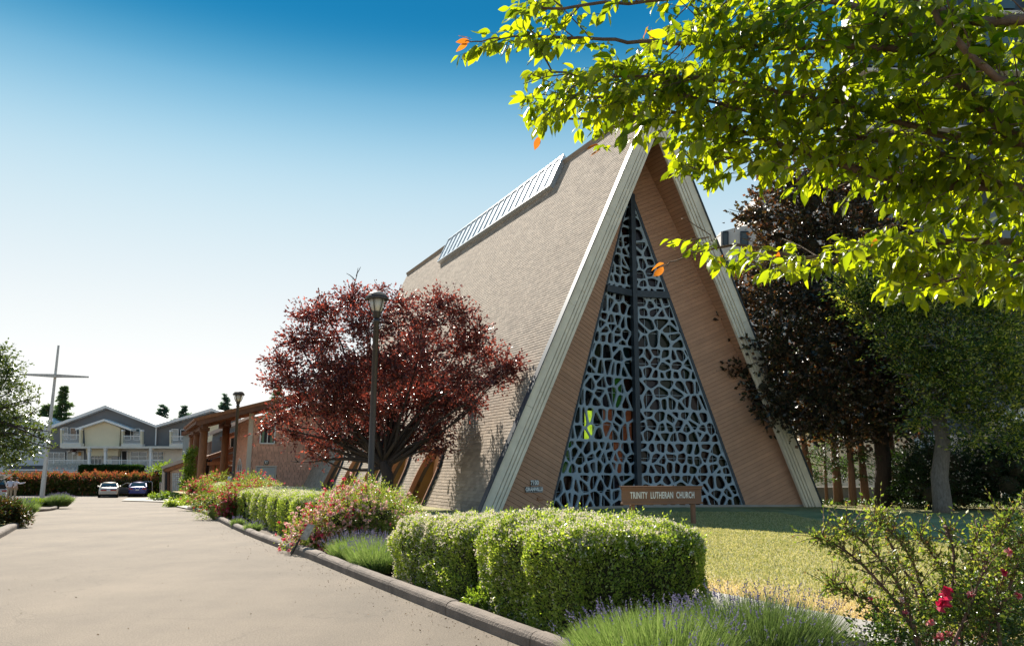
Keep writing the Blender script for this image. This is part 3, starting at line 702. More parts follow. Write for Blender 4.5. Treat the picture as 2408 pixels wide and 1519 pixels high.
# arched bays
for c, hw in zip(ARX, ARW):
    cur = arch_curve(hw); DW = (AVH-.05)*er[0]+.15      # depth of the back wall plane from the foot
    mb = MB()
    for (x0, y0), (x1, y1) in zip(cur, cur[1:]):
        a, b = RL(c+x0, y0), RL(c+x1, y1); A = Vector((-CA+DW+.1, a.y, a.z)); B = Vector((-CA+DW+.1, b.y, b.z)); mb.add([a, b, B, A], [(0, 1, 2, 3)])
    mb.build('bay_reveal', M_ochre, church)
    poly = [Vector((-CA+DW, c+x, max(RL(0, y).z, -.5))) for x, y in cur]; MB().hexa(poly, [p+Vector((.1, 0, 0)) for p in poly]).build('bay_wall', M_wsh, church)
    win = [Vector((-CA+DW-.03, c+x*.55, .5+RL(0, y).z*.55)) for x, y in cur]; MB().hexa(win, [p+Vector((.02, 0, 0)) for p in win]).build('bay_window', M_glass, church)
    def ring(i0, i1, o0, o1, m, nm):
        mb = MB()
        for (x0, y0), (x1, y1) in zip(cur, cur[1:]):
            def off(x, y, k):
                L = math.hypot(x, max(y-1.25, 0)*1.1) or 1
                return (x+x/L*k, y+(max(y-1.25, 0)*1.1/L*k))
            a, b = off(x0, y0, i0), off(x1, y1, i0); A, B = off(x0, y0, i1), off(x1, y1, i1)
            q = [RL(c+a[0], a[1], o0), RL(c+b[0], b[1], o0), RL(c+B[0], B[1], o0), RL(c+A[0], A[1], o0)]
            t = [RL(c+a[0], a[1], o1), RL(c+b[0], b[1], o1), RL(c+B[0], B[1], o1), RL(c+A[0], A[1], o1)]; mb.hexa(q, t)
        mb.build(nm, m, church)
    ring(-.05, .04, -.1, .13, M_orange, 'arch_rim'); ring(.042, .10, -.02, .10, M_blk, 'arch_flashing')
# skylight
M_alu = mat('aluminium', (.55, .58, .6), .35, metal=.6); M_sky = mat('skylight_glass', (.55, .62, .66), .35, spec=.6)
SO = .25
u0, v0 = hit_roof(1030, 615, SO); u1, v1 = hit_roof(1292, 440, SO); _, vt = hit_roof(1318, 376, SO); ub = hit_roof(1055, 566, SO)[0]
print('SKYL', u0, v0, u1, v1, vt, ub, RAKE)
su0, su1 = min(u1, u0), max(u1, u0); sv0 = (v0+v1)/2; sv1 = RAKE+.12
sk = MB().hexa([RL(su0, sv0, 0), RL(su1, sv0, 0), RL(su1, sv1-.1, 0), RL(su0, sv1-.1, 0)], [RL(su0, sv0, SO-.04), RL(su1, sv0, SO-.04), RL(su1, sv1, SO-.04), RL(su0, sv1, SO-.04)]).build('skylight', M_alu, church)
npn = 19; wpn = (su1-su0)/npn
for k in range(npn):
    a, b = su0+k*wpn+.04, su0+(k+1)*wpn-.04
    MB().hexa([RL(a, sv0+.1, SO-.038), RL(b, sv0+.1, SO-.038), RL(b, sv1-.12, SO-.038), RL(a, sv1-.12, SO-.038)], [RL(a, sv0+.1, SO-.01), RL(b, sv0+.1, SO-.01), RL(b, sv1-.12, SO-.01), RL(a, sv1-.12, SO-.01)]).build('skylight_pane', M_sky, sk)
for k in range(npn+1):
    a = su0+k*wpn; MB().hexa([RL(a-.03, sv0, SO-.037), RL(a+.03, sv0, SO-.037), RL(a+.03, sv1, SO-.037), RL(a-.03, sv1, SO-.037)], [RL(a-.03, sv0, SO+.05), RL(a+.03, sv0, SO+.05), RL(a+.03, sv1, SO+.05), RL(a-.03, sv1, SO+.05)]).build('glazing_bar', M_alu, sk)
for va in (sv0, sv1-.1): MB().hexa([RL(su0, va, SO-.036), RL(su1, va, SO-.036), RL(su1, va+.1, SO-.036), RL(su0, va+.1, SO-.036)], [RL(su0, va, SO+.055), RL(su1, va, SO+.055), RL(su1, va+.1, SO+.055), RL(su0, va+.1, SO+.055)]).build('skylight_edge', M_alu, sk)
# address plates on the left wall
M_black = mat('black_paint', (.012, .012, .013), .45); M_white = mat('white_paint', (.78, .78, .75), .5)
def plate(px, py, txt, w, h, ts):
    s, z = wall_hit(px, py, -1)
    t = thing('address_plate', {'7100': 'small black plate with white number 7100 on brown siding', 'GRANVILLE': 'black plate with white lettering GRANVILLE below the number plate'}[txt], 'address plate')
    e = (WP(-1, 0, 0)-WP(-1, 1, 0)).normalized(); Wm = church.matrix_basis
    o = WP(-1, s, z, .07); M = Matrix.Translation(F3(0, 0, 0)) @ Matrix.Rotation(TH, 4, 'Z') @ Matrix.Translation(o) @ Matrix((( e.x, 0, e.y, 0), (e.y, 0, -e.x, 0), (0, 1, 0, 0), (0, 0, 0, 1)))
    t.matrix_world = M
    MB().box((0, 0, 0), (w, h, .03)).build('plate', M_black, t)
    MB().box((0, h/2-.012, .017), (w, .01, .008)).box((0, -h/2+.012, .017), (w, .01, .008)).build('plate_border', M_white, t)
    me = textmesh(txt, ts, M_white, .004, .009, .95); x = link('lettering', me, t); x.location = (0, 0, .02)
plate(1254, 1135, '7100', .38, .23, .23); plate(1253, 1150.5, 'GRANVILLE', .9, .23, .19)
s, z = wall_hit(1268, 1172, -1); ms = thing('mail_slot', 'small brown letter slot low on the siding left of the window', 'letter slot'); ms.matrix_world = Matrix.Translation(F3(0, 0, 0)) @ Matrix.Rotation(TH, 4, 'Z') @ Matrix.Translation(WP(-1, s, z, .05)) @ Matrix.Rotation(math.atan2(-CR, CA)*-1, 4, 'Z')
MB().box((0, 0, 0), (.3, .06, .12)).build('slot_frame', M_orange, ms, bevel=.01); MB().box((0, -.035, 0), (.22, .012, .05)).build('flap', M_side, ms)
# ---- sign board
SG = gp(1620, 1201)
sgA = at(1461, 1168, SG.y-1.6); 
sd = Vector((2.75, 1.0, 0)).normalized()
sg = thing('church_sign', 'brown timber sign board lettered TRINITY LUTHERAN CHURCH on two posts', 'sign')
ctr = (at(1461, 1168, 24.5)+at(1649, 1162, 25.6))/2; e = (at(1649, 1162, 25.6)-at(1461, 1168, 24.5)); wid = e.length; e.z = 0; e.normalize(); rz = math.atan2(e.y, e.x)
sg.location = (ctr.x, ctr.y, 0); sg.rotation_euler = (0, 0, rz); zc = ctr.z
M_sign = mat('sign_brown', (.20, .095, .05), .6, var=.12, scale=3, stretch=(.4, 3, 3), bump=.1)
MB().box((0, 0, zc), (wid-.04, .06, .42)).build('panel', M_sign, sg)
for dz, hh in ((.23, .07), (-.23, .07)): MB().box((0, -.01, zc+dz), (wid, .13, hh)).build('rail', M_sign, sg, bevel=.008)
MB().box((0, -.01, zc+.28), (wid+.04, .2, .025)).build('cap', M_sign, sg)
for xx in (-wid*.36, wid*.40): MB().box((xx, .06, (zc-.27)/2), (.12, .12, zc-.27)).build('post', M_sign, sg, bevel=.008)
me = textmesh('TRINITY  LUTHERAN  CHURCH', .25, M_white, .008, .003, .92, 1.1); x = link('lettering', me, sg); x.rotation_euler = (PI/2, 0, 0); x.location = (.0, -.04, zc+.005)
bw = max(v.co.x for v in me.vertices)-min(v.co.x for v in me.vertices); x.scale = (wid*.80/bw, 1.12, 1)
# ================================================================== PARISH HALL (behind and left of the church)
M_timb = mat('log_timber', (.24, .095, .035), .75, var=.3, scale=3, stretch=(3, 3, .5), bump=.3, bscale=18)
M_timbd = mat('fascia_timber', (.13, .055, .028), .75, var=.3, scale=2, bump=.2)
M_gsid = mat('grey_lap_siding', (.26, .30, .30), .7, var=.08, island=.05)
M_door = mat('grey_door', (.46, .45, .42), .6, var=.06, scale=2)
M_blind = mat('green_blind', (.16, .24, .15), .7, var=.3, scale=2, stretch=(14, 14, .2))
M_lamp = mat('lamp_glass', (.55, .52, .45), .35, spec=.5)
hall = thing('parish_hall', 'low parish hall clad in brown shingles with sloping timber roof on log columns', 'hall', F3(0, 0, 0), TH)
WDp = 36.6; SX0 = -12.76
def ztop(s): return 5.95-.35+.3*(s-SX0)        # wall top rises to the right
# front wall, backing then shingles
def roofx(z): return -CA*(1-z/CH)
bw_ = [(SX0, -1.2), (-CA+.3-.5, -1.2), (roofx(7.4), 7.4), (SX0, ztop(SX0))]
MB().hexa([Vector((x, WDp+.02, z)) for x, z in bw_], [Vector((x, WDp+.3, z)) for x, z in bw_]).build('wall_backing', M_sideb, hall)
def shingle_wall(P, reg, root, holes, m, ex=.2, wd=.32, lim=300, nm='wall_shingle'):
    """courses of shingles over a convex region; P(x,z,o) maps to local; first lim as parts, rest joined"""
    zs = [q[1] for q in reg]; xs = [q[0] for q in reg]; z = min(zs); V = []; F = []; cnt = 0; r = 0
    while z < max(zs):
        x = min(xs)-RS.uniform(0, wd)
        while x < max(xs):
            w = wd*RS.uniform(.75, 1.25); c = clipconv([(x+.016, z), (x+w-.016, z), (x+w-.005, z+ex), (x+.005, z+ex)], reg); x += w
            if len(c) < 3 or abs(parea(c)) < .004: continue
            cx = sum(q[0] for q in c)/len(c); cz = sum(q[1] for q in c)/len(c)
            if any(h[0]-.0 < cx < h[1]+.0 and h[2] < cz < h[3] for h in holes): continue
            zb = min(q[1] for q in c); f = [P(q[0], q[1], .05-.042*(q[1]-zb)/ex) for q in c]; b = [P(q[0], q[1], 0) for q in c]
            if cnt < lim and zb > 1.2: 
                MB().hexa(b, f).build(nm, m, root); cnt += 1
            else:
                n = len(V); k = len(c); V += b+f; F += [tuple(range(n+k, n+2*k))]+[(n+i, n+(i+1) % k, n+k+(i+1) % k, n+k+i) for i in range(k)]
        z += ex
    if V:
        me = bpy.data.meshes.new(nm+'_courses'); me.from_pydata([tuple(v) for v in V], [], F); me.materials.append(m); me.update(); o = link(nm+'_courses', me, root); o['kind'] = 'stuff'
def wing_hit(px, py):
    Oo = ORG-CC; d = ray(px, py); o_y, d_y = Oo.dot(bk), d.dot(bk); t = (WDp-o_y)/d_y; q = Oo+d*t; return q.dot(cw), q.z
dA, dB = wing_hit(603, 1097), wing_hit(648, 1097); wA, wB = wing_hit(611, 1042), wing_hit(645, 985)
DZ = dA[1]; dx0, dx1 = dA[0], dB[0]; wx0, wx1, wz0, wz1 = wA[0], wB[0]+.1, wA[1], wing_hit(628, 978)[1]
holes = [(dx0-.05, dx1+.05, -2, DZ+.05), (wx0, wx1, wz0, wz1-.25)]
shingle_wall(lambda x, z, o: Vector((x, WDp-o, z)), bw_, hall, holes, M_wsh, lim=290)
d_ = MB().box(((dx0+dx1)/2, WDp-.03, DZ/2-.6), (dx1-dx0-.1, .06, DZ+1.1)).build('door', M_door, hall)
for xx in (dx0-.02, dx1+.02): MB().box((xx, WDp-.05, DZ/2-.6), (.1, .1, DZ+1.3)).build('door_frame', M_trim, hall)
MB().box(((dx0+dx1)/2, WDp-.05, DZ+.03), (dx1-dx0+.14, .104, .1)).build('door_frame', M_trim, hall)
MB().lathe([(.035, 0), (.05, .03), (.03, .06)], n=10).build('handle', M_alu, d_).matrix_basis = Matrix.Translation(((dx0+dx1)/2-.1, WDp-.06, .85)) @ Matrix.Rotation(PI/2, 4, 'X')
# bulkhead light over the door
bl = thing('bulkhead_light', 'round caged bulkhead light on the shingle wall above the grey door', 'wall light', F3((dx0+dx1)/2, WDp-.05, DZ+.33), TH)
MB().box((0, 0, 0), (.36, .04, .36)).build('back_plate', M_trim, bl); ob = MB().lathe([(.15, 0), (.15, .06), (.11, .12), (.0, .14)], n=16).build('lens', M_lamp, bl, True); ob.rotation_euler = (PI/2, 0, 0)
mb = MB().tube([(.165*math.cos(a), -.06, .165*math.sin(a)) for a in np.linspace(0, 2*PI, 17)], .022, 6, False)
mb.tube([(-.16, -.06, 0), (0, -.16, 0), (.16, -.06, 0)], .014, 5).tube([(0, -.06, -.16), (0, -.16, 0), (0, -.06, .16)], .014, 5); mb.build('cage', M_black, bl)
# peaked window with blinds
def peaked_window(P, x0, x1, z0, z1, root, blind, pk=.35, fw=.09, mull=True):
    xm = (x0+x1)/2; zz = z1-pk*(x1-x0)
    outl = [(x0, z0), (x1, z0), (x1, zz), (x1-(x1-x0)*.18, z1-.3*(z1-zz)), (xm+.08, z1), (xm-.08, z1), (x0+(x1-x0)*.18, z1-.3*(z1-zz)), (x0, zz)]
    w = MB().hexa([P(x, z, -.06) for x, z in outl], [P(x, z, .01) for x, z in outl]).build('window', M_glass, root)
    n = len(outl); mb = MB()
    for k in range(n):
        a, b = outl[k-1], outl[k]; mb.bar(P(a[0], a[1], .03), P(b[0], b[1], .03), fw, fw)
    mb.build('frame', M_white, w)
    if mull: MB().bar(P(xm, z0, .035), P(xm, z1, .035), .05, .05).build('mullion', M_white, w); MB().bar(P(x0, zz-.05, .034), P(x1, zz-.05, .034), .05, .05).build('mullion', M_white, w)
    if blind:
        for s0, s1 in ((x0+.12, xm-.25), (xm+.25, x1-.12)): MB().hexa([P(s0, z0+.06, .012), P(s1, z0+.06, .012), P(s1, zz-.02, .012), P(s0, zz-.02, .012)], [P(s0, z0+.06, .02), P(s1, z0+.06, .02), P(s1, zz-.02, .02), P(s0, zz-.02, .02)]).build('blind', M_blind, w)
    return w
peaked_window(lambda x, z, o: Vector((x, WDp-o, z)), wx0, wx1, wz0, wz1, hall, True)
MB().box((SX0-.02, WDp-.03, 2.35), (.34, .12, 7.1)).build('corner_board', M_trim, hall)
# side wall to the left of the corner
sw = [(WDp+.05, -1.2), (WDp+10, -1.2), (WDp+10, 5.6), (WDp+.05, 5.6)]
MB().hexa([Vector((SX0+.02, y, z)) for y, z in sw], [Vector((SX0+.3, y, z)) for y, z in sw]).build('wall_backing', M_sideb, hall)
shingle_wall(lambda x, z, o: Vector((SX0+.02-o, x, z)), sw, hall, [(WDp+4.2, WDp+7, -.4, 2.0)], M_wsh, lim=0, nm='side_shingle')
w = peaked_window(lambda x, z, o: Vector((SX0-o, x, z)), WDp+4.0, WDp+7.2, -.4, 2.45, hall, False, pk=.3)
# big roof
def rz_(s): return 5.30+.3*(s+16.6)
R0, R1, D0_, D1_ = -16.75, -6.6, 35.1, 50.5
q = [Vector((R0, D0_, rz_(R0))), Vector((R1, D0_, rz_(R1))), Vector((R1, D1_, rz_(R1))), Vector((R0, D1_, rz_(R0)))]
rf = MB().hexa([p-Vector((0, 0, .16)) for p in q], q).build('roof', M_shin, hall)
MB().hexa([Vector((R0-.06, D0_-.07, rz_(R0)-.5)), Vector((R1, D0_-.07, rz_(R1)-.5)), Vector((R1, D0_-.07, rz_(R1)+.03)), Vector((R0-.06, D0_-.07, rz_(R0)+.03))], [Vector((R0-.06, D0_, rz_(R0)-.5)), Vector((R1, D0_, rz_(R1)-.5)), Vector((R1, D0_, rz_(R1)+.03)), Vector((R0-.06, D0_, rz_(R0)+.03))]).build('fascia', M_timbd, rf)
MB().hexa([Vector((R0-.14, D0_-.16, rz_(R0)-.16)), Vector((R1, D0_-.16, rz_(R1)-.16)), Vector((R1, D0_-.16, rz_(R1)+.1)), Vector((R0-.14, D0_-.16, rz_(R0)+.1))], [Vector((R0-.14, D0_-.073, rz_(R0)-.16)), Vector((R1, D0_-.073, rz_(R1)-.16)), Vector((R1, D0_-.073, rz_(R1)+.1)), Vector((R0-.14, D0_-.073, rz_(R0)+.1))]).build('barge_trim', M_timb, rf)
MB().box((R0-.08, (D0_+D1_)/2, rz_(R0)-.15), (.1, D1_-D0_, .36)).build('eave_board', M_timbd, rf)
MB().box((R0-.2, (D0_+D1_)/2, rz_(R0)-.02), (.14, D1_-D0_, .14)).build('gutter', M_timb, rf)
for k in range(20):
    y = D0_+.35+k*(D1_-D0_-.6)/19; a = Vector((R0+.05, y, rz_(R0)-.27)); b = Vector((R1+.5, y, rz_(R1+.5)-.27)); MB().bar(a, b, .09, .2).build('rafter', M_timb, rf)
for dd, ss in ((37.6, -16.1), (45, -16.1), (51.0, -16.1), (45, -13.8)):
    zt = rz_(ss)-.95; g0 = -1.3
    mb = MB(); rr = .31; mb.tube([(ss, dd, g0), (ss+.02, dd, 1.2), (ss, dd, zt)], [rr*1.1, rr*1.03, rr*.95], 14); mb.build('log_column', M_timb, hall, True)
    MB().box((ss, dd, zt+.12), (.75, .75, .26)).build('capital', M_timbd, hall, bevel=.02)
MB().bar((-16.1, 36.6, rz_(-16.1)-.55), (-16.1, 51.5, rz_(-16.1)-.55), .42, .5).build('beam', M_timbd, hall, bevel=.02)
MB().bar((-13.8, 43.5, rz_(-13.8)-.6), (-13.8, 50, rz_(-13.8)-.6), .42, .5).build('beam', M_timbd, hall, bevel=.02)
MB().bar((-16.4, 38.0, rz_(-16.1)-.2), (-8, 38.0, rz_(-8)-.42), .25, .35).build('beam', M_timbd, hall, bevel=.02)
# entrance block behind: grey lap siding above, timber porch below
ent = thing('entrance_block', 'entrance block with grey lap siding above a low timber porch roof', 'building', F3(0, 0, 0), TH)
EY = 54.0
def lh(px, py, D):
    """survey column/row on the plane D metres back from the church front -> (s, z)"""
    Oo = ORG-CC; d = ray(px, py); t = (D-Oo.dot(bk))/d.dot(bk); q = Oo+d*t; return q.dot(cw), q.z
def entslab(name, pts, D, th_, m, root=None, bev=0):
    f = [Vector((lh(px, py, D)[0], D, lh(px, py, D)[1])) for px, py in pts]; return MB().hexa(f, [p+Vector((0, th_, 0)) for p in f]).build(name, m, root or ent, bevel=bev)
sA, zA = lh(500, 1021, EY); sB, zB = lh(600, 980, EY); zlo = lh(520, 1085, EY)[1]
rg = [(sA, zlo), (sB, zlo), (sB, zB), (sA, zA)]
z = zlo
while z < zB:
    c = clipconv([(sA, z), (sB, z), (sB, z+.2), (sA, z+.2)], rg)
    if len(c) > 2: MB().hexa([Vector((x, EY, q)) for x, q in c], [Vector((x, EY-.045+.04*(q-z)/.2, q)) for x, q in c]).build('siding_board', M_gsid, ent)
    z += .2
MB().box(((sA+sB)/2, EY+3, 1.6), (sB-sA-.05, 5.9, 5.4)).build('wall', M_sideb, ent)
entslab('roof', [(494, 1024), (600, 981), (600, 972), (494, 1015)], EY-.35, 6, M_trim)
entslab('dormer_roof', [(524, 1034), (575, 1014), (575, 1005), (524, 1025)], EY-3, 2.9, M_timbd)
entslab('dormer_wall', [(530, 1060), (575, 1045), (575, 1013), (530, 1030)], EY-2.6, 2.5, M_wsh)
entslab('window', [(541, 1056), (575, 1046), (575, 1020), (541, 1032)], EY-2.65, .04, M_glass)
for xx in (541, 556): entslab('window_frame', [(xx, 1057), (xx+2, 1056), (xx+2, 1030), (xx, 1031)], EY-2.7, .04, M_white)
entslab('porch_roof', [(490, 1078), (572, 1049), (572, 1043), (490, 1071)], EY-5, 4.6, M_timb)
entslab('fascia', [(489, 1082), (572, 1053), (572, 1046), (489, 1075)], EY-5.1, .08, M_timbd)
for px in (499, 512, 524): ss = lh(px, 1100, EY-3.6)[0]; MB().tube([(ss, EY-3.6, -1.3), (ss, EY-3.6, lh(px, 1092, EY-3.6)[1])], .26, 12).build('log_column', M_timb, ent, True)
entslab('beam', [(488, 1094), (566, 1092), (566, 1083), (488, 1086)], EY-3.9, .4, M_timb)
entslab('beam', [(521, 1080), (552, 1076), (552, 1066), (518, 1071)], EY-5.6, .3, M_timbd)
entslab('porch_wall', [(498, 1170), (580, 1170), (580, 1058), (498, 1080)], EY-.5, .2, mat('porch_brown', (.16, .07, .035), .8, var=.3, scale=1.5))
entslab('glass_door', [(548, 1165), (562, 1165), (562, 1085), (548, 1085)], EY-.6, .06, M_glass)
ws, wz = lh(542, 1089, EY-.9); wl = MB().tube([(ws, EY-.9, wz-.25), (ws, EY-.9, wz+.25)], .17, 12).build('wall_lantern', M_lamp, ent)
# ---- annex with glass blocks
ax = thing('annex', 'small beige annex with glass block window and sloping timber edged roof', 'building')
AY = 76.0
def ap(px, py, y=AY): return at(px, py, y)
def slab2(name, pts, y0, y1, m, root, bev=0):
    """outline in the survey frame at distance y0, built as a solid back to y1"""
    f = [at(px, py, y0) for px, py in pts]; return MB().hexa(f, [p+Vector((0, y1-y0, 0)) for p in f]).build(name, m, root, bevel=bev)
M_beige = mat('beige_stucco', (.55, .40, .29), .85, var=.08, scale=1.5)
M_beiget = mat('grey_beige_trim', (.36, .31, .26), .8, var=.08)
slab2('wall', [(384, 1185), (455, 1185), (455, 1078), (384, 1101)], AY, AY+9, M_beige, ax)
slab2('parapet', [(380, 1103), (455, 1079), (455, 1070), (380, 1096)], AY-.5, AY+9.4, M_beiget, ax)
slab2('timber_fascia', [(384, 1112), (455, 1088), (455, 1079.4), (384, 1103.4)], AY-.4, AY-.05, M_timb, ax)
slab2('corner_board', [(379, 1185), (386, 1185), (387, 1112), (381, 1104)], AY-.6, AY-.02, M_beiget, ax)
slab2('corner_board', [(392, 1185), (396, 1185), (397, 1107), (393, 1108)], AY-.3, AY-.02, M_timbd, ax)
slab2('pilaster', [(425, 1185), (434, 1185), (436, 1092), (428, 1095)], AY-.2, AY-.02, M_beiget, ax)
slab2('drainpipe', [(388.5, 1183), (390.5, 1183), (391.5, 1110), (389.5, 1110)], AY-.4, AY-.28, M_blk, ax)
M_gb = mat('glass_block', (.42, .46, .46), .15, var=.3, scale=5, spec=.8)
for i in range(4):
    for j in range(11):
        x0 = 405+i*4.4; y0 = 1112+j*5.0; slab2('glass_block', [(x0, y0+4.2), (x0+3.7, y0+4.2), (x0+3.7, y0), (x0, y0)], AY-.1, AY-.02, M_gb, ax, .01)
slab2('clerestory', [(428, 1075), (452, 1067), (452, 1013), (431, 1020)], AY+3, AY+5, M_gsid, ax)
slab2('clerestory_roof', [(426, 1024), (455, 1013), (455, 1005), (426, 1016)], AY+2.4, AY+5.2, M_timbd, ax)
# ================================================================== TOWNHOUSES at the end of the lot
TY = 100.0
M_grey = mat('grey_stucco', (.17, .175, .18), .9, var=.12, scale=.5, dirt=.25)
M_cream = mat('cream_stucco', (.72, .65, .46), .9, var=.07, scale=.6, dirt=.15)
M_wtrim = mat('white_trim', (.80, .80, .77), .6, var=.05); M_wtd = mat('weathered_band', (.66, .63, .55), .7, var=.1, scale=1.5)
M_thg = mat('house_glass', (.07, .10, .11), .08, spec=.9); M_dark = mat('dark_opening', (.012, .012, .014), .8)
M_curt = mat('curtain', (.45, .43, .38), .8, var=.15, scale=3, stretch=(10, 10, .3)); M_scr = mat('brown_screen', (.30, .2, .14), .7, var=.2)
th_ = thing('townhouse', 'grey and cream gabled townhouse row with white balcony railings', 'townhouse')
def S(name, pts, f, b=0., m=M_grey, root=th_, bev=0): return slab2(name, pts, TY-f, TY-b, m, root, bev)
def R(name, x0, y0, x1, y1, f, b=0., m=M_grey, root=th_, bev=0): return S(name, [(x0, y1), (x1, y1), (x1, y0), (x0, y0)], f, b, m, root, bev)
S('wall', [(108, 1150), (366, 1150), (366, 1000), (248, 956), (113, 1006)], 0, -12, M_grey)
S('wall', [(366.5, 1150), (560, 1150), (560, 985), (498, 963), (366.5, 1001)], -.3, -12, M_grey)
for a, b in (((104, 1007), (248, 953)), ((248, 953), (366, 999)), ((366, 999), (498, 960)), ((498, 960), (566, 985))):
    S('roof', [(a[0], a[1]+6), (b[0], b[1]+6), (b[0], b[1]-.5), (a[0], a[1]-.5)], .7, -12, M_wtrim)
S('gable_wall', [(200, 1050), (280, 1050), (283, 1006), (244, 990), (198, 1006)], .9, .01, M_cream)
S('gable_wall', [(205, 1072), (276, 1072), (280, 1049), (200, 1049)], .88, .01, M_cream)
for a, b in (((177, 1007), (244, 985)), ((244, 985), (308, 1008))): S('gable_roof', [(a[0], a[1]+4.5), (b[0], b[1]+5), (b[0], b[1]), (a[0], a[1])], 1.5, .01, M_wtrim)
S('gable_wall', [(470, 1050), (540, 1050), (540, 1002), (505, 992), (470, 1003)], .6, -.29, M_cream)
S('gable_roof', [(442, 1009), (505, 991), (505, 986), (442, 1004)], 1.2, -.29, M_wtrim)
R('cornice', 146, 1049, 450, 1054, 1.9, .01, M_wtd); R('cornice', 112, 1046.5, 450, 1049.4, .5, .005, M_thg if False else M_grey)
R('lower_wall', 112, 1054, 205, 1108, .02, -.0, M_grey); R('lower_wall', 205, 1054, 240, 1110, .05, -.0, M_cream); R('lower_wall', 240, 1054, 450, 1110, .03, 0, M_wtd)
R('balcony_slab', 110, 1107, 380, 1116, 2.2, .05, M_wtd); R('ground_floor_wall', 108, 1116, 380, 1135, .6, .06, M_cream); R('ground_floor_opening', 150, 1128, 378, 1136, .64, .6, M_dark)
def win(x0, y0, x1, y1, nx=1, ny=1, g=None, f=.1):
    w = R('window', x0, y0, x1, y1, f, .03, g or M_thg); mb = MB()
    def pt(px, py): return at(px, py, TY-f-.03)
    for i in range(nx+1): mb.bar(pt(x0+(x1-x0)*i/nx, y0), pt(x0+(x1-x0)*i/nx, y1), .07, .06)
    for j in range(ny+1): mb.bar(pt(x0, y0+(y1-y0)*j/ny), pt(x1, y0+(y1-y0)*j/ny), .07, .065)
    mb.build('frame', M_wtrim, w); return w
def rail(x0, x1, y0, y1, f, n):
    r = R('railing', x0, y0, x1, y0+1.4, f+.04, f-.04, M_wtrim); mb = MB()
    for i in range(n+1):
        a = at(x0+(x1-x0)*i/n, y0+1, TY-f); b = at(x0+(x1-x0)*i/n, y1, TY-f); mb.bar(a, b, .035)
    a = at(x0, y1-1, TY-f); b = at(x1, y1-1, TY-f); mb.bar(a, b, .05); mb.build('balusters', M_wtrim, r)
def balcony(x0, x1, y0, y1, y2):
    R('balcony_slab', x0-4, y1, x1+4, y2, 1.7, .9, M_wtd); R('balcony_floor', x0-4, y1, x1+4, y1+2, .9, .03, M_wtd)
    for xa in (x0-3.6, x1): R('balcony_pier', xa, y0-10, xa+3.6, y1, 1.6, 1.1, M_cream); R('pier_cap', xa-.3, y0-14, xa+3.9, y0-10, 1.65, 1.05, M_wtrim)
    rail(x0, x1, y0, y1, 1.5, int((x1-x0)/2.3))
balcony(145, 186, 1021, 1042, 1053); balcony(289, 330, 1024, 1044, 1055); balcony(402, 441, 1025, 1044, 1055)
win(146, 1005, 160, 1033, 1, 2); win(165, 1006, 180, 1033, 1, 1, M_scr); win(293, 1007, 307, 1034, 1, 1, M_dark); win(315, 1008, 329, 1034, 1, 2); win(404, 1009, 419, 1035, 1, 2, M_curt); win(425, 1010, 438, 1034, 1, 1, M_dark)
win(114, 1064, 152, 1092, 3, 2); win(158, 1060, 196, 1095, 3, 1, M_curt); win(214, 1064, 240, 1091, 3, 2); win(262, 1059, 300, 1100, 2, 1); win(286, 1059.5, 299, 1100, 1, 1, M_dark, .16); win(308, 1062, 346, 1096, 2, 3); win(360, 1062, 384, 1090, 2, 3)
rail(112, 205, 1081, 1106, 2.0, 42); rail(248, 355, 1081, 1106, 2.0, 44); rail(357, 384, 1081, 1100, 2.0, 10)
for xa in (206, 244, 351): R('post', xa, 1056, xa+4.5, 1107, 2.1, 1.7, M_wtrim); R('post_cap', xa-.5, 1052, xa+5.2, 1062, 2.15, 1.66, M_wtd)
S('downpipe', [(364, 1049), (366, 1049), (368, 1003), (366, 1003)], .25, .05, M_wtrim)
for i in range(9):   # potted plants on the lower balcony
    x0 = 118+i*9+RS.uniform(-1, 1); p = at(x0, 1104, TY-1.2); t = thing('potted_plant', '%s pot plant, %s from the left end of the lower left balcony' % (('pale', 'orange')[i % 2], ('first', 'second', 'third', 'fourth', 'fifth', 'sixth', 'seventh', 'eighth', 'ninth')[i]), 'potted plant', tuple(p), group='potted plants on the townhouse balcony')
    MB().lathe([(.1, 0), (.15, .25), (.13, .24)], n=8).build('pot', M_orange if i % 2 else M_wtd, t)
    foliage('leaves', RS.normal(0, .16, (120, 3))+[0, 0, .55], .13, leafmat('pot_leaf', [(.04, .08, .02), (.09, .13, .03)]), t)
p = at(174, 1063, TY-1.0); t = thing('hanging_basket', 'dark hanging flower basket over the lower balcony', 'hanging basket', tuple(p)); MB().lathe([(.1, -.3), (.25, -.1), (.28, 0)], n=10).build('basket', M_wtrim, t); foliage('leaves', RS.normal(0, .22, (260, 3))*[1.3, 1, .7]+[0, 0, .15], .13, leafmat('plum_leafb', [(.05, .012, .02), (.09, .02, .03)]), t)
MB().bar((0, 0, 0), (0, 0, 1.2), .02).build('hook', M_black, t)
for (px, py, c, nm) in ((187, 1067, (.7, .35, .08), 'orange'), (187, 1076, (.6, .6, .6), 'white')):
    t = MB().lathe([(0, 0), (.22, .03), (.24, .05), (0, .06)], n=14).build('wall_plate', mat(nm+'_plate', c, .5), None); t.location = at(px, py, TY-.08); t.rotation_euler = (PI/2, 0, 0); tag(t, 'round %s ornament hung on the grey wall by the lower balcony' % nm, 'wall ornament')
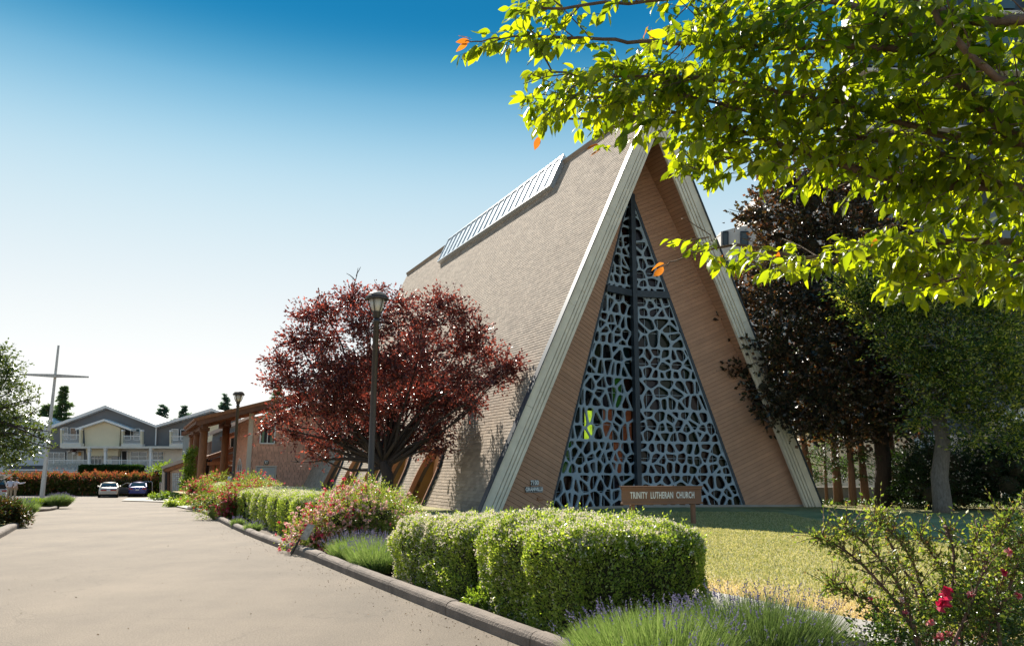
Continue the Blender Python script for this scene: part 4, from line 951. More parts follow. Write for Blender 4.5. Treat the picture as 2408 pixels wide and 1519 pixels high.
# neighbouring white house on the left
nb_ = thing('white_house', 'plain white rendered house with low lean-to at the far left', 'house')
M_wh = mat('white_render', (.62, .62, .62), .85, var=.06, scale=.5)
slab2('wall', [(-60, 1130), (112, 1130), (112, 1004), (60, 975), (-60, 975)], 104, 114, M_wh, nb_); slab2('lean_to_roof', [(10, 1103), (106, 1103), (106, 1094), (20, 1094)], 101.2, 104, M_blk, nb_)
slab2('lean_to_wall', [(14, 1140), (106, 1140), (106, 1103), (14, 1103)], 101.5, 103.9, M_wh, nb_); slab2('gutter', [(8, 1106), (106, 1106), (106, 1103), (8, 1103)], 101, 101.4, M_wtrim, nb_)
slab2('window', [(20, 1128), (50, 1128), (50, 1110), (20, 1110)], 101.38, 101.49, M_thg, nb_); slab2('window', [(62, 1128), (88, 1128), (88, 1111), (62, 1111)], 101.38, 101.49, M_thg, nb_)
slab2('fence_wall', [(-60, 1150), (110, 1150), (110, 1127), (-60, 1127)], 99.3, 99.5, M_blk, nb_)
# ================================================================== TOWERS AND WALL at right
M_tower = mat('tower_concrete', (.60, .57, .52), .85, var=.06, scale=.2)
tw = thing('apartment_tower', 'pale concrete apartment tower behind the dark maple', 'tower block')
slab2('wall', [(1695, 1140), (1790, 1140), (1790, 527), (1740, 533), (1695, 545)], 75, 95, M_tower, tw); slab2('wall', [(1782, 1140), (2000, 1140), (2000, 455), (1782, 455)], 78, 86, M_tower, tw)
for j in range(7):
    for (x0, x1) in ((1742, 1759), (1700, 1712)):
        y0 = 545+j*70; w = slab2('window', [(x0, y0+31), (x1, y0+31), (x1, y0), (x0, y0)], 74.9, 74.99, M_thg, tw)
        f = [at(a, b, 74.85) for a, b in ((x0, y0+31), (x1, y0+31), (x1, y0), (x0, y0))]; mb = MB(); [mb.bar(f[i-1], f[i], .1) for i in range(4)]; mb.build('frame', M_blk, w)
tw2 = thing('glass_tower', 'tall dark glazed tower showing through the cherry leaves at top right', 'tower block')
slab2('core', [(2006, 1020), (2700, 1020), (2700, -500), (2006, -500)], 52, 54, M_blk, tw2)
for j in range(9):
    y0 = -470+j*135
    for i in range(5):
        x0 = 2012+i*135; w = slab2('window', [(x0, y0+85), (x0+105, y0+85), (x0+105, y0), (x0, y0)], 51.8, 51.98, M_thg, tw2)
        for k in (35, 70): slab2('mullion', [(x0+k-1.5, y0+85), (x0+k+1.5, y0+85), (x0+k+1.5, y0), (x0+k-1.5, y0)], 51.7, 51.79, M_blk, w)
    slab2('balcony_edge', [(1998, y0+97), (2700, y0+97), (2700, y0+90), (1998, y0+90)], 51.2, 51.98, M_tower, tw2)
low = thing('concrete_building', 'long low cream concrete building behind the row of cedars', 'building')
M_lowc = mat('cream_concrete', (.82, .74, .65), .85, var=.08, scale=.7, dirt=.2)
LY = 56
slab2('wall', [(1880, 1150), (2150, 1150), (2150, 1012), (1880, 1012)], LY, LY+8, M_lowc, low)
for x0 in (1934, 1975, 2032, 2085, 2128): slab2('pilaster', [(x0, 1149), (x0+5, 1149), (x0+5, 1013), (x0, 1013)], LY-.12, LY-.005, M_lowc, low)
slab2('wall', [(2355, 1170), (2480, 1170), (2480, 960), (2355, 960)], LY-6, LY+6, M_lowc, low)
slab2('parapet', [(1876, 1016), (2154, 1016), (2154, 1006), (1876, 1006)], LY-.3, LY+8.2, M_lowc, low)
rw = thing('retaining_wall', 'low grey concrete retaining wall at the foot of the cedars', 'wall')
slab2('wall', [(1860, 1196), (2260, 1196), (2260, 1146), (1860, 1146)], 46.5, 47, mat('grey_concrete', (.20, .18, .155), .9, var=.15, scale=.8, dirt=.4), rw)
slab2('coping', [(1860, 1147), (2260, 1147), (2260, 1144.5), (1860, 1144.5)], 46.4, 47.1, M_conc, rw)
# ================================================================== LAMPS, CROSS
M_pole = mat('bronze_pole', (.035, .028, .026), .45, spec=.5, var=.15, scale=6)
M_dome = mat('lamp_dome', (.30, .24, .19), .5, var=.12)
def lamp(base, top_z, label):
    t = thing('lamp_post', label, 'lamp post', tuple(base), group='lamp posts along the driveway bed'); H = top_z-base.z
    h0 = H-.78; p = MB().lathe([(.14, 0), (.14, .12), (.085, .16), (.078, h0-.1), (.095, h0-.09), (.095, h0-.02), (.07, h0), (.07, h0+.03)], n=20).build('pole', M_pole, t, True)
    MB().lathe([(.075, h0+.03), (.10, h0+.06), (.115, h0+.17), (.13, h0+.19), (.13, h0+.21)], n=20).build('collar', M_pole, t, True)
    MB().lathe([(.12, h0+.2), (.17, h0+.34), (.215, h0+.55)], n=20).build('globe', M_lamp, t, True)
    MB().lathe([(.0, h0+.54), (.32, h0+.55), (.325, h0+.60), (.30, h0+.605), (.29, h0+.64), (.285, h0+.645)], n=28).build('cap_ring', M_pole, t)
    MB().lathe([(.28, h0+.645), (.245, h0+.70), (.18, h0+.75), (.09, h0+.775), (.0, h0+.78)], n=28).build('dome', M_dome, t, True)
    for k in range(6):
        a = k*PI/3+.3; c, s = math.cos(a), math.sin(a); MB().tube([(c*.13, s*.13, h0+.19), (c*.2, s*.2, h0+.34), (c*.26, s*.26, h0+.56)], .016, 6).build('arm', M_pole, t)
b = at(867, 1250, 21.7); lp = Vector((b.x, b.y, G(b.x, b.y))); zt = at(883, 686, 21.7).z; lamp(lp, zt, 'tall dark lamp post in front of the red-leaved tree')
Yl = 44; b = at(545, 1170, Yl); zt2 = at(556, 919, Yl).z; lamp(Vector((b.x, b.y, G(b.x, b.y))), zt2, 'smaller far lamp post rising from the roses by the hall')
CP = gp(98, 1174); M_crs = mat('weathered_white_paint', (.50, .49, .46), .75, var=.2, scale=4, stretch=(4, 4, .6), dirt=.6)
cr_ = thing('timber_cross', 'tall weathered white timber cross standing in the lavender island', 'cross', tuple(CP)); hz = at(137, 812, CP.y).z-CP.z; za = at(128, 884, CP.y).z-CP.z
m = MB().hexa([Vector((-.16, -.13, -.3)), Vector((.16, -.13, -.3)), Vector((.16, .13, -.3)), Vector((-.16, .13, -.3))], [Vector((-.075, -.06, hz)), Vector((.075, -.06, hz)), Vector((.075, .06, hz)), Vector((-.075, .06, hz))]); m.build('upright', M_crs, cr_, bevel=.02)
pa, pb = at(47, 880, CP.y-1.3)-CP, at(209, 886.5, CP.y+1.0)-CP; mid = (pa+pb)/2; mid.z = za
for e_ in (pa, pb):
    q0 = mid+(e_-mid)*.02; d = (e_-mid).normalized(); sd_ = Vector((-d.y, d.x, 0)).normalized()
    MB().hexa([mid+sd_*.13+ZU*.15, mid-sd_*.13+ZU*.15, mid-sd_*.13-ZU*.15, mid+sd_*.13-ZU*.15], [e_+sd_*.07+ZU*.07, e_-sd_*.07+ZU*.07, e_-sd_*.07-ZU*.07, e_+sd_*.07-ZU*.07]).build('cross_arm', M_crs, cr_, bevel=.015)
# ================================================================== CARS
M_tyre = mat('tyre', (.015, .015, .016), .85); M_rim = mat('rim', (.35, .35, .36), .35, metal=.7); M_cgl = mat('car_glass', (.04, .06, .06), .05, spec=.9)
M_red = mat('tail_light', (.35, .02, .02), .25, spec=.7); M_int = mat('door_lining', (.10, .10, .10), .8); M_plate = mat('number_plate', (.55, .57, .60), .5, var=.2, scale=30)
def car(pos, rz, paint, label, style=0, door=False, hatch=False):
    t = thing('parked_car', label, 'car', tuple(pos), rz, 'cars parked at the far hedge')
    # stations along x (rear at -2.3, front at +2.3): (x, half width, z low, z belt, z top of body)
    Ls = [(-2.33, .70, .34, .62, .80), (-2.27, .83, .26, .60, .94), (-2.1, .87, .22, .62, 1.0), (-1.5, .90, .20, .64, 1.02), (-.6, .91, .19, .64, .99), (.6, .91, .19, .64, .96), (1.5, .89, .2, .62, .90), (2.1, .83, .23, .58, .78), (2.3, .70, .3, .52, .66)]
    def ringb(x, w, z0, zb, z1):
        return [(x, -w*.82, z0), (x, -w*.97, z0+.12), (x, -w, zb), (x, -w*.96, z1-.06), (x, -w*.86, z1), (x, 0, z1+.025), (x, w*.86, z1), (x, w*.96, z1-.06), (x, w, zb), (x, w*.97, z0+.12), (x, w*.82, z0)]
    V = []; F = []; n = 11
    for s in Ls: V += ringb(*s)
    for i in range(len(Ls)-1):
        for k in range(n): a = i*n+k; b = i*n+(k+1) % n; F.append((a, b, b+n, a+n))
    F += [tuple(range(n))[::-1], tuple((len(Ls)-1)*n+k for k in range(n))]
    o = MB().add(V, F).build('body', paint, t, True); md = o.modifiers.new('sub', 'SUBSURF'); md.levels = 1; md.render_levels = 2
    cab = [(-1.95, .72, .98, .99), (-1.25, .68, 1.0, 1.38), (-.9, .66, 1.0, 1.44), (.1, .66, 1.0, 1.45), (.45, .67, .98, 1.40), (1.25, .74, .94, .95)]
    if hatch: cab = [(-2.2, .72, .98, 1.0), (-2.0, .68, 1.0, 1.6), (-.9, .66, 1.0, 1.68), (.1, .66, 1.0, 1.66), (.45, .67, .98, 1.6), (1.25, .74, .94, .95)]
    V = []; F = []
    for x, w, z0, z1 in cab: V += [(x, -w-.1, z0-.03), (x, -w+.0, z1-.05), (x, -w*.75, z1), (x, w*.75, z1), (x, w, z1-.05), (x, w+.1, z0-.03)]
    for i in range(len(cab)-1):
        for k in range(5): a = i*6+k; F.append((a, a+1, a+7, a+6))
    F += [(0, 1, 2, 3, 4, 5)[::-1], tuple(30+k for k in range(6))]
    o = MB().add(V, F).build('glasshouse', M_cgl, t, True)
    rt_ = [c for c in cab[1:-1]]; V = []; F = []
    for x, w, z0, z1 in rt_: V += [(x, -w-.01, z1-.09), (x, -w*.78, z1+.015), (x, 0, z1+.03), (x, w*.78, z1+.015), (x, w+.01, z1-.09)]
    for i in range(len(rt_)-1):
        for k in range(4): a = i*5+k; F.append((a, a+1, a+6, a+5))
    MB().add(V, F).build('roof', paint, t, True)
    mb = MB()
    for sg in (-1, 1):
        c0, c1 = cab[0], cab[1]; mb.bar((c0[0], sg*(c0[1]+.08), c0[2]), (c1[0], sg*(c1[1]), c1[3]-.05), .07, .06); mb.bar((c1[0]+.3, sg*(c1[1]+.1), 1.0), (c1[0]+.2, sg*c1[1], c1[3]-.05), .16, .04)
        mb.bar((cab[-1][0], sg*(cab[-1][1]+.05), .95), (cab[-2][0], sg*cab[-2][1], cab[-2][3]-.04), .06, .05)
    mb.build('pillars', paint, t)
    for sx_ in (-1.4, 1.4):
        for sg in (-1, 1):
            w = MB().lathe([(.2, -.1), (.31, -.1), (.33, -.06), (.33, .08), (.3, .1), (.2, .1)], n=20).build('wheel', M_tyre, t); w.matrix_basis = Matrix.Translation((sx_, sg*.80, .33)) @ Matrix.Rotation(PI/2, 4, 'X')
            MB().lathe([(.0, -.085), (.2, -.095), (.2, .095), (.0, .085)], n=14).build('rim', M_rim, w)
    xr = -2.33
    if style == 0: MB().box((xr+.03, 0, .73), (.12, 1.36, .14)).build('tail_light', M_red, t, bevel=.03)
    else:
        for sg in (-1, 1): MB().hexa([Vector((xr+.0, sg*.42, .72)), Vector((xr-.01, sg*.42, .84)), Vector((xr+.04, sg*.80, .92)), Vector((xr+.04, sg*.80, .72))], [Vector((xr+.2, sg*.42, .72)), Vector((xr+.2, sg*.42, .84)), Vector((xr+.25, sg*.80, .92)), Vector((xr+.25, sg*.80, .72))]).build('tail_light', M_red, t)
    MB().box((xr-.04, 0, .70), (.03, .34, .16)).build('number_plate', M_plate, t)
    MB().box((xr-.0, 0, .42), (.16, 1.55, .2)).build('bumper', paint, t, bevel=.05); MB().box((xr+.15, 0, .26), (.3, 1.4, .12)).build('underbody', M_tyre, t)
    for sg in (-1, 1): MB().box((.95, sg*1.0, 1.02), (.12, .2, .13)).build('mirror', paint, t, bevel=.03)
    if door:
        d0, d1 = Vector((.55, -.92, 0)), Vector((.25, -1.85, 0)); e_ = (d1-d0); 
        def dp(a, z): return d0+e_*a+ZU*z
        dr_ = MB().hexa([dp(0, .28), dp(1, .32), dp(1.0, .9), dp(0, .93)], [dp(0, .28)+Vector((.08, .02, 0)), dp(1, .32)+Vector((.08, .02, 0)), dp(1., .9)+Vector((.08, .02, 0)), dp(0, .93)+Vector((.08, .02, 0))]).build('door', M_int, t)
        mb = MB(); fr = [dp(0, .93), dp(.25, 1.15), dp(.6, 1.36), dp(.9, 1.38), dp(1, .9)]; [mb.bar(fr[i], fr[i+1], .05) for i in range(4)]; mb.build('window_frame', paint, dr_)
        MB().bar(dp(.2, .62)-Vector((.04, 0, 0)), dp(.75, .66)-Vector((.04, 0, 0)), .08, .06).build('armrest', M_blk, dr_); MB().bar(dp(.1, .42)-Vector((.03, 0, 0)), dp(.9, .42)-Vector((.03, 0, 0)), .05, .1).build('pocket', M_blk, dr_)
    if hatch:
        a, b = Vector((-1.95, 0, 1.62)), Vector((-2.75, 0, 1.95)); MB().hexa([a-Vector((0, .66, 0)), a+Vector((0, .66, 0)), b+Vector((0, .6, 0)), b-Vector((0, .6, 0))], [p+ZU*.09 for p in (a-Vector((0, .66, 0)), a+Vector((0, .66, 0)), b+Vector((0, .6, 0)), b-Vector((0, .6, 0)))]).build('tailgate', paint, t, bevel=.03)
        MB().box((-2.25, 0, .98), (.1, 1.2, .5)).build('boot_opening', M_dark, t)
    return t
P_w = mat('champagne_paint', (.50, .46, .40), .25, metal=.3, coat=.6); P_b = mat('blue_paint', (.015, .03, .20), .25, metal=.25, coat=.8); P_s = mat('white_car_paint', (.6, .6, .6), .25, coat=.6)
c1_ = gp(255, 1170); c2_ = gp(326, 1168)
def face(p): return math.atan2(p.y, p.x)
car(c1_+Vector((-1.05, 2.1, 0)), face(c1_)-.02, P_w, 'pale champagne saloon parked with its passenger door open', 0, True)
car(c2_+Vector((-1.0, 2.1, 0)), face(c2_)-.06, P_b, 'blue saloon parked right of the pale car', 1)
c3_ = gp(-24, 1176); car(c3_+Vector((-1.6, .6, 0)), PI-.25, P_s, 'white estate at the left edge with its tailgate raised', 0, hatch=True)
# metal gate frames beside the blue car
for k, (xa, xb, y0, y1) in enumerate(((337, 358, 1132, 1168), (376, 379, 1133, 1166))):
    t = thing('metal_gate', ['thin grey tube gate standing open right of the blue car', 'narrow grey tube gate leaf leaning by the annex wall'][k], 'gate'); Yg = 84-k*2
    pts = [at(xa, y1, Yg), at(xa, y0+2, Yg), at(xa+2, y0, Yg), at(xb-2, y0, Yg), at(xb, y0+2, Yg), at(xb, y1, Yg)]
    MB().tube(pts, .035, 6).build('frame', M_rim, t); MB().bar(at(xa, (y0+y1)/2, Yg), at(xb, (y0+y1)/2, Yg), .03).build('rail', M_rim, t)
# ================================================================== PEOPLE
def skinfig(name, joints, bones, radii, m, parent, lev=1):
    me = bpy.data.meshes.new(name); me.from_pydata(joints, bones, []); o = bpy.data.objects.new(name, me); COL.objects.link(o)
    md = o.modifiers.new('skin', 'SKIN'); md.use_smooth_shade = True; me.skin_vertices[0].data[0].use_root = True
    for v, r in zip(me.skin_vertices[0].data, radii): v.radius = r if hasattr(r, '__len__') else (r, r)
    sb = o.modifiers.new('sub', 'SUBSURF'); sb.levels = lev; sb.render_levels = lev
    dg = bpy.context.evaluated_depsgraph_get(); me2 = bpy.data.meshes.new_from_object(o.evaluated_get(dg)); bpy.data.objects.remove(o); me2.materials.clear(); me2.materials.append(m); me2.name = name
    return link(name, me2, parent)
M_skin = mat('skin', (.42, .24, .16), .6); M_hair = mat('dark_hair', (.02, .014, .01), .7); M_hairg = mat('fair_hair', (.35, .24, .15), .7)
def person(pos, rz, label, shirt, trous, arms, hair, bend=.0, shoes=(.03, .02, .02)):
    t = thing('person', label, 'person', tuple(pos), rz)
    ms = mat('shirt_'+label[:9].replace(' ', ''), shirt, .8, var=.05); mt = mat('trousers_'+label[:9].replace(' ', ''), trous, .85, var=.05); sh = mat('shoes', shoes, .6)
    by = bend; P = lambda x, y, z: (x, y+by*max(0, z-.95), z)
    J = [P(0, 0, .97), P(0, 0, 1.15), P(0, 0, 1.38), P(0, 0, 1.50), P(0, .01, 1.56), P(0, .03, 1.66), P(0, .03, 1.74), (-.09, 0, .90), (-.10, .02, .50), (-.11, -.02, .09), (-.12, .12, .05), (.09, 0, .90), (.10, .02, .50), (.11, -.02, .09), (.12, .12, .05)]
    B = [(0, 1), (1, 2), (2, 3), (3, 4), (4, 5), (5, 6), (0, 7), (7, 8), (8, 9), (9, 10), (0, 11), (11, 12), (12, 13), (13, 14)]
    Rr = [(.14, .10), (.14, .10), (.17, .11), (.09, .07), .055, (.075, .09), (.06, .075), .09, .06, .042, .035, .09, .06, .042, .035]
    for sg, (e, h) in zip((-1, 1), arms):
        n = len(J); J += [P(sg*.2, 0, 1.42), P(*e), P(*h), P(h[0]+(h[0]-e[0])*.25, h[1]+(h[1]-e[1])*.25, h[2]+(h[2]-e[2])*.25)]; B += [(2, n), (n, n+1), (n+1, n+2), (n+2, n+3)]; Rr += [.065, .045, .03, (.035, .02)]
    skinfig('body', J, B, Rr, M_skin, t, 2)
    # clothes as their own shells over the body
    s = .016
    Js = [J[0], J[1], J[2], P(0, 0, 1.47)]; Bs = [(0, 1), (1, 2), (2, 3)]; Rs = [(.155, .115), (.155, .115), (.185, .125), (.08, .07)]
    for k in range(2):
        n = len(Js); a = 15+4*k; Js += [J[a], J[a+1], J[a+2]]; Bs += [(2, n), (n, n+1), (n+1, n+2)]; Rs += [.08, .06, .045]
    skinfig('shirt', Js, Bs, Rs, ms, t, 2)
    skinfig('trousers', [P(0, 0, 1.0), J[7], J[8], (-.11, -.02, .10), J[11], J[12], (.11, -.02, .10)], [(0, 1), (1, 2), (2, 3), (0, 4), (4, 5), (5, 6)], [(.16, .12), .105, .078, .062, .105, .078, .062], mt, t, 2)
    for sg in (-1, 1): MB().box((sg*.115, .05, .04), (.10, .28, .08)).build('shoe', sh, t, bevel=.03)
    hp = P(0, .015, 1.72); o = MB().lathe([(.0, -.07), (.088, -.05), (.096, .0), (.08, .06), (.04, .09), (0, .095)], n=12).build('hair', hair, t, True); o.location = hp; o.scale = (.9, 1.08, 1)
    return t
p1 = gp(20, 1178); person(p1, .5, 'person in pale shirt and khaki trousers leaning towards the white car', (.58, .56, .62), (.36, .29, .2), (((-.28, .1, 1.15), (-.2, .3, 1.05)), ((.28, .1, 1.15), (.2, .3, 1.0))), M_hairg, .25)
p2 = gp(33, 1177); person(p2, -.9, 'person in light blue shirt and dark trousers pointing to the right', (.55, .60, .70), (.02, .022, .035), (((-.28, .02, 1.15), (-.24, .15, .95)), ((.3, .25, 1.3), (.25, .55, 1.38))), M_hair, .02, (.12, .03, .02))
p3 = at(541, 1140, 60); person(Vector((p3.x, p3.y, at(541, 1168, 60).z)), 2.6, 'person in grey-blue shirt standing under the porch behind the far lamp post', (.2, .27, .32), (.05, .05, .06), (((-.27, .0, 1.15), (-.22, .1, .95)), ((.27, .0, 1.15), (.22, .1, .95))), M_hair, .0)
# garden sign on stakes leaning over the kerb
gs = gp(697, 1303); g = thing('garden_sign', 'small clear panel on two black stakes leaning over the kerb by the roses', 'garden sign', tuple(gs))
a0, a1 = at(685, 1303, gs.y-.15)-gs, at(717, 1244, gs.y-.35)-gs; b0, b1 = at(703, 1306, gs.y-.2)-gs, at(732, 1256, gs.y-.4)-gs
for a, b in ((a0, a0.lerp(a1, .62)), (b0, b0.lerp(b1, .45))): MB().bar(a, b, .03).build('stake', M_black, g)
M_clear = mat('clear_plastic', (.30, .31, .30), .12, var=.5, scale=9, spec=.9); u_ = (a1-a0).normalized(); w_ = (b0-a0).normalized()
MB().hexa([a0+u_*.36, a0+u_*.36+w_*.16, a0+u_*.72+w_*.16, a0+u_*.72], [p+Vector((.01, -.02, .01)) for p in (a0+u_*.36, a0+u_*.36+w_*.16, a0+u_*.72+w_*.16, a0+u_*.72)]).build('panel', M_clear, g)
# bits of kerb at left, island
lk_ = [gp(*q) for q in ((-160, 1330), (-60, 1292), (0, 1267), (35, 1246), (60, 1232), (75, 1219), (68, 1212), (40, 1208))]
kerb(lk_, -1, 'left_kerb', 2.0, .25, .16)
def bedpoly(name, pts, zo, m, kind='structure'):
    P = [gp(*q) for q in pts]; c = sum(P, Vector())/len(P); V = [(c.x, c.y, c.z+zo)]+[(p.x, p.y, p.z+zo) for p in P]; n = len(P)
    o = link(name, npmesh(name, V, [(0, i+1, (i+1) % n+1) for i in range(n)], m)); o['kind'] = kind; return o
bedpoly('lawn_strip', [(-160, 1326), (-60, 1289), (0, 1263), (35, 1243), (58, 1230), (70, 1219), (40, 1209), (0, 1206), (-160, 1206)], .1, M_lawn)
isl = [gp(*q) for q in ((45, 1202), (80, 1203.5), (110, 1202), (135, 1198), (142, 1192), (130, 1187), (90, 1184), (50, 1186), (38, 1192), (45, 1201.5))]
kerb(isl, -1, 'island_kerb', 1.6, .22, .15)
bedpoly('island_bed', [(45, 1201), (80, 1202.5), (110, 1201), (133, 1197.5), (140, 1192), (128, 1187.5), (90, 1185), (50, 1187), (40, 1192)], .12, M_soil)
wk = bedpoly('pavement', [(403, 1190), (448, 1199), (520, 1180), (520, 1172), (410, 1172), (300, 1172), (285, 1178), (370, 1180.5), (400, 1182)], .06, M_conc)
# ================================================================== PLANTS
SUNV = np.array([-SHX, -SHY, 1.0]); SUNV /= np.linalg.norm(SUNV)
M_bark = mat('bark', (.12, .085, .06), .95, var=.35, scale=5, stretch=(4, 4, .8), bump=.8, bscale=25)
M_barkd = mat('dark_bark', (.05, .035, .028), .95, var=.35, scale=5, stretch=(4, 4, .8), bump=.8, bscale=25)
M_cedb = mat('cedar_bark', (.19, .105, .07), .95, var=.3, scale=4, stretch=(6, 6, .5), bump=.8, bscale=25)
M_twig = mat('twig', (.11, .07, .045), .9, var=.2, scale=9)
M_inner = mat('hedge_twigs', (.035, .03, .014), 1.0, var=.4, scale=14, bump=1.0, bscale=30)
L_hedge = leafmat('hedge_leaf', [(.06, .11, .018), (.14, .20, .03), (.27, .33, .06), (.42, .45, .14), (.10, .15, .02)], (2.2, 2.3, .8), .38, .32, .7)
L_hblos = leafmat('hedge_blossom', [(.66, .58, .48), (.78, .68, .60), (.58, .55, .38)], (1.1, 1.1, 1), .35, .6, .3)
L_rose = leafmat('rose_leaf', [(.07, .11, .025), (.13, .18, .035), (.21, .25, .05), (.32, .30, .09)], (2, 2.1, .8), .42, .4, .5)
L_pink = leafmat('rose_petal', [(.62, .06, .12), (.68, .14, .20), (.72, .34, .34), (.75, .5, .45)], (1.2, .9, .9), .35, .6, .3)
L_palep = leafmat('pale_petal', [(.74, .42, .40), (.78, .52, .46), (.80, .62, .52)], (1.1, 1, 1), .35, .6, .3)
L_hot = leafmat('hot_petal', [(.50, .015, .06), (.6, .03, .10), (.62, .10, .16)], (1.2, .8, .9), .35, .6, .3)
L_lav = leafmat('lavender_leaf', [(.10, .14, .04), (.15, .21, .06), (.21, .26, .09), (.27, .29, .14)], (1.6, 1.8, 1.1), .35, .6, .3)
L_lavf = leafmat('lavender_flower', [(.12, .10, .19), (.18, .15, .27), (.26, .23, .32)], (1.2, 1.2, 1.3), .2, .8, .2)
L_plum = leafmat('plum_leaf', [(.035, .014, .016), (.07, .024, .024), (.13, .042, .036), (.33, .12, .08), (.05, .018, .02)], (2.1, 1.1, .9), .36, .3, .7)
L_maple = leafmat('maple_leaf', [(.016, .018, .016), (.028, .03, .02), (.04, .055, .018), (.13, .08, .045), (.022, .024, .018)], (2.6, 1.4, .7), .3, .33, .7)
L_green = leafmat('green_leaf', [(.02, .045, .012), (.035, .07, .016), (.06, .10, .022), (.17, .22, .045), (.46, .47, .15)], (3.0, 2.6, .6), .46, .22, .9)  # dark and bright tones put interior shade and sun highlights into leaf colour
L_cher = leafmat('cherry_leaf', [(.025, .055, .006), (.06, .11, .010), (.085, .14, .012), (.035, .07, .008), (.10, .15, .012)], (7.0, 4.8, .6), .58, .34, .5)
L_cheo = leafmat('turning_leaf', [(.35, .12, .02), (.45, .2, .03)], (1.9, 1.5, .8), .45, .4, .5)
L_con = leafmat('conifer_leaf', [(.05, .085, .045), (.07, .11, .05), (.09, .13, .06)], (2.0, 2.2, 1.0), .45, .6, .3)  # greens lightened so distance haze sits in the leaf colour
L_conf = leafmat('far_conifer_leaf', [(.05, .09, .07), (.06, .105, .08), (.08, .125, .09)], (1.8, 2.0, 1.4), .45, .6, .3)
L_shrub = leafmat('dark_shrub_leaf', [(.015, .03, .01), (.022, .045, .012), (.035, .06, .015)], (2, 2.2, .8), .3, .4, .5)
L_phot = leafmat('photinia_leaf', [(.04, .06, .015), (.07, .09, .02), (.12, .12, .03)], (2, 2.2, .8), .3, .3, .6)
L_photr = leafmat('photinia_red_leaf', [(.20, .05, .03), (.32, .09, .05), (.22, .14, .05), (.14, .16, .04)], (1.8, 1.2, .8), .35, .3, .6)
L_lime = leafmat('lime_leaf', [(.10, .17, .02), (.15, .22, .03), (.20, .26, .04)], (1.9, 1.9, .8), .42, .45, .4)
L_left = leafmat('left_tree_leaf', [(.05, .08, .02), (.08, .12, .03), (.13, .16, .045)], (2.1, 2.0, .8), .3, .25, .8)
def hedge_pts(n, Lx, Ly, H, rnd=.16, lump=.05, seed=1, inner=.12, grooves=0):
    """points and normals on a clipped hedge block, local, footprint centred; x length, y width"""
    A = np.array([Lx*Ly, Lx*H, Lx*H, Ly*H, Ly*H]); f = RS.choice(5, n, p=A/A.sum()); u, v = RS.uniform(-.5, .5, n), RS.uniform(-.5, .5, n); w = RS.uniform(0, 1, n)
    P = np.zeros((n, 3)); Nn = np.zeros((n, 3))
    for k in range(5):
        i = f == k
        if k == 0: P[i] = np.stack([u[i]*Lx, v[i]*Ly, np.full(i.sum(), H)], 1); Nn[i] = (0, 0, 1)
        elif k in (1, 2): s = 1 if k == 1 else -1; P[i] = np.stack([u[i]*Lx, np.full(i.sum(), s*Ly/2), w[i]*H], 1); Nn[i] = (0, s, 0)
        else: s = 1 if k == 3 else -1; P[i] = np.stack([np.full(i.sum(), s*Lx/2), u[i]*Ly, w[i]*H], 1); Nn[i] = (s, 0, 0)
    # rounding
    h = np.array([Lx/2, Ly/2, H]); c = np.clip(P, [-h[0]+rnd, -h[1]+rnd, -9], [h[0]-rnd, h[1]-rnd, H-rnd]); d = P-c; L = np.linalg.norm(d, axis=1, keepdims=True); q = L > rnd*.999
    P = np.where(q, c+d/np.maximum(L, 1e-6)*rnd, P); Nn = unit(Nn*.35+np.where(q, d/np.maximum(L, 1e-6), Nn))
    lv = lumps(P, 3.2, seed)*lump+lumps(P, 9, seed+1)*lump*.6
    if grooves: g = np.abs(np.sin(P[:, 0]/Lx*PI*grooves)); lv = lv-.34*(1-g)**2.2*(np.abs(Nn[:, 1]) > .4)
    lv = lv-.05*np.exp(-P[:, 2]*6)
    P = P+Nn*lv[:, None]-Nn*(RS.exponential(inner*.35, (n, 1)))
    return P, Nn
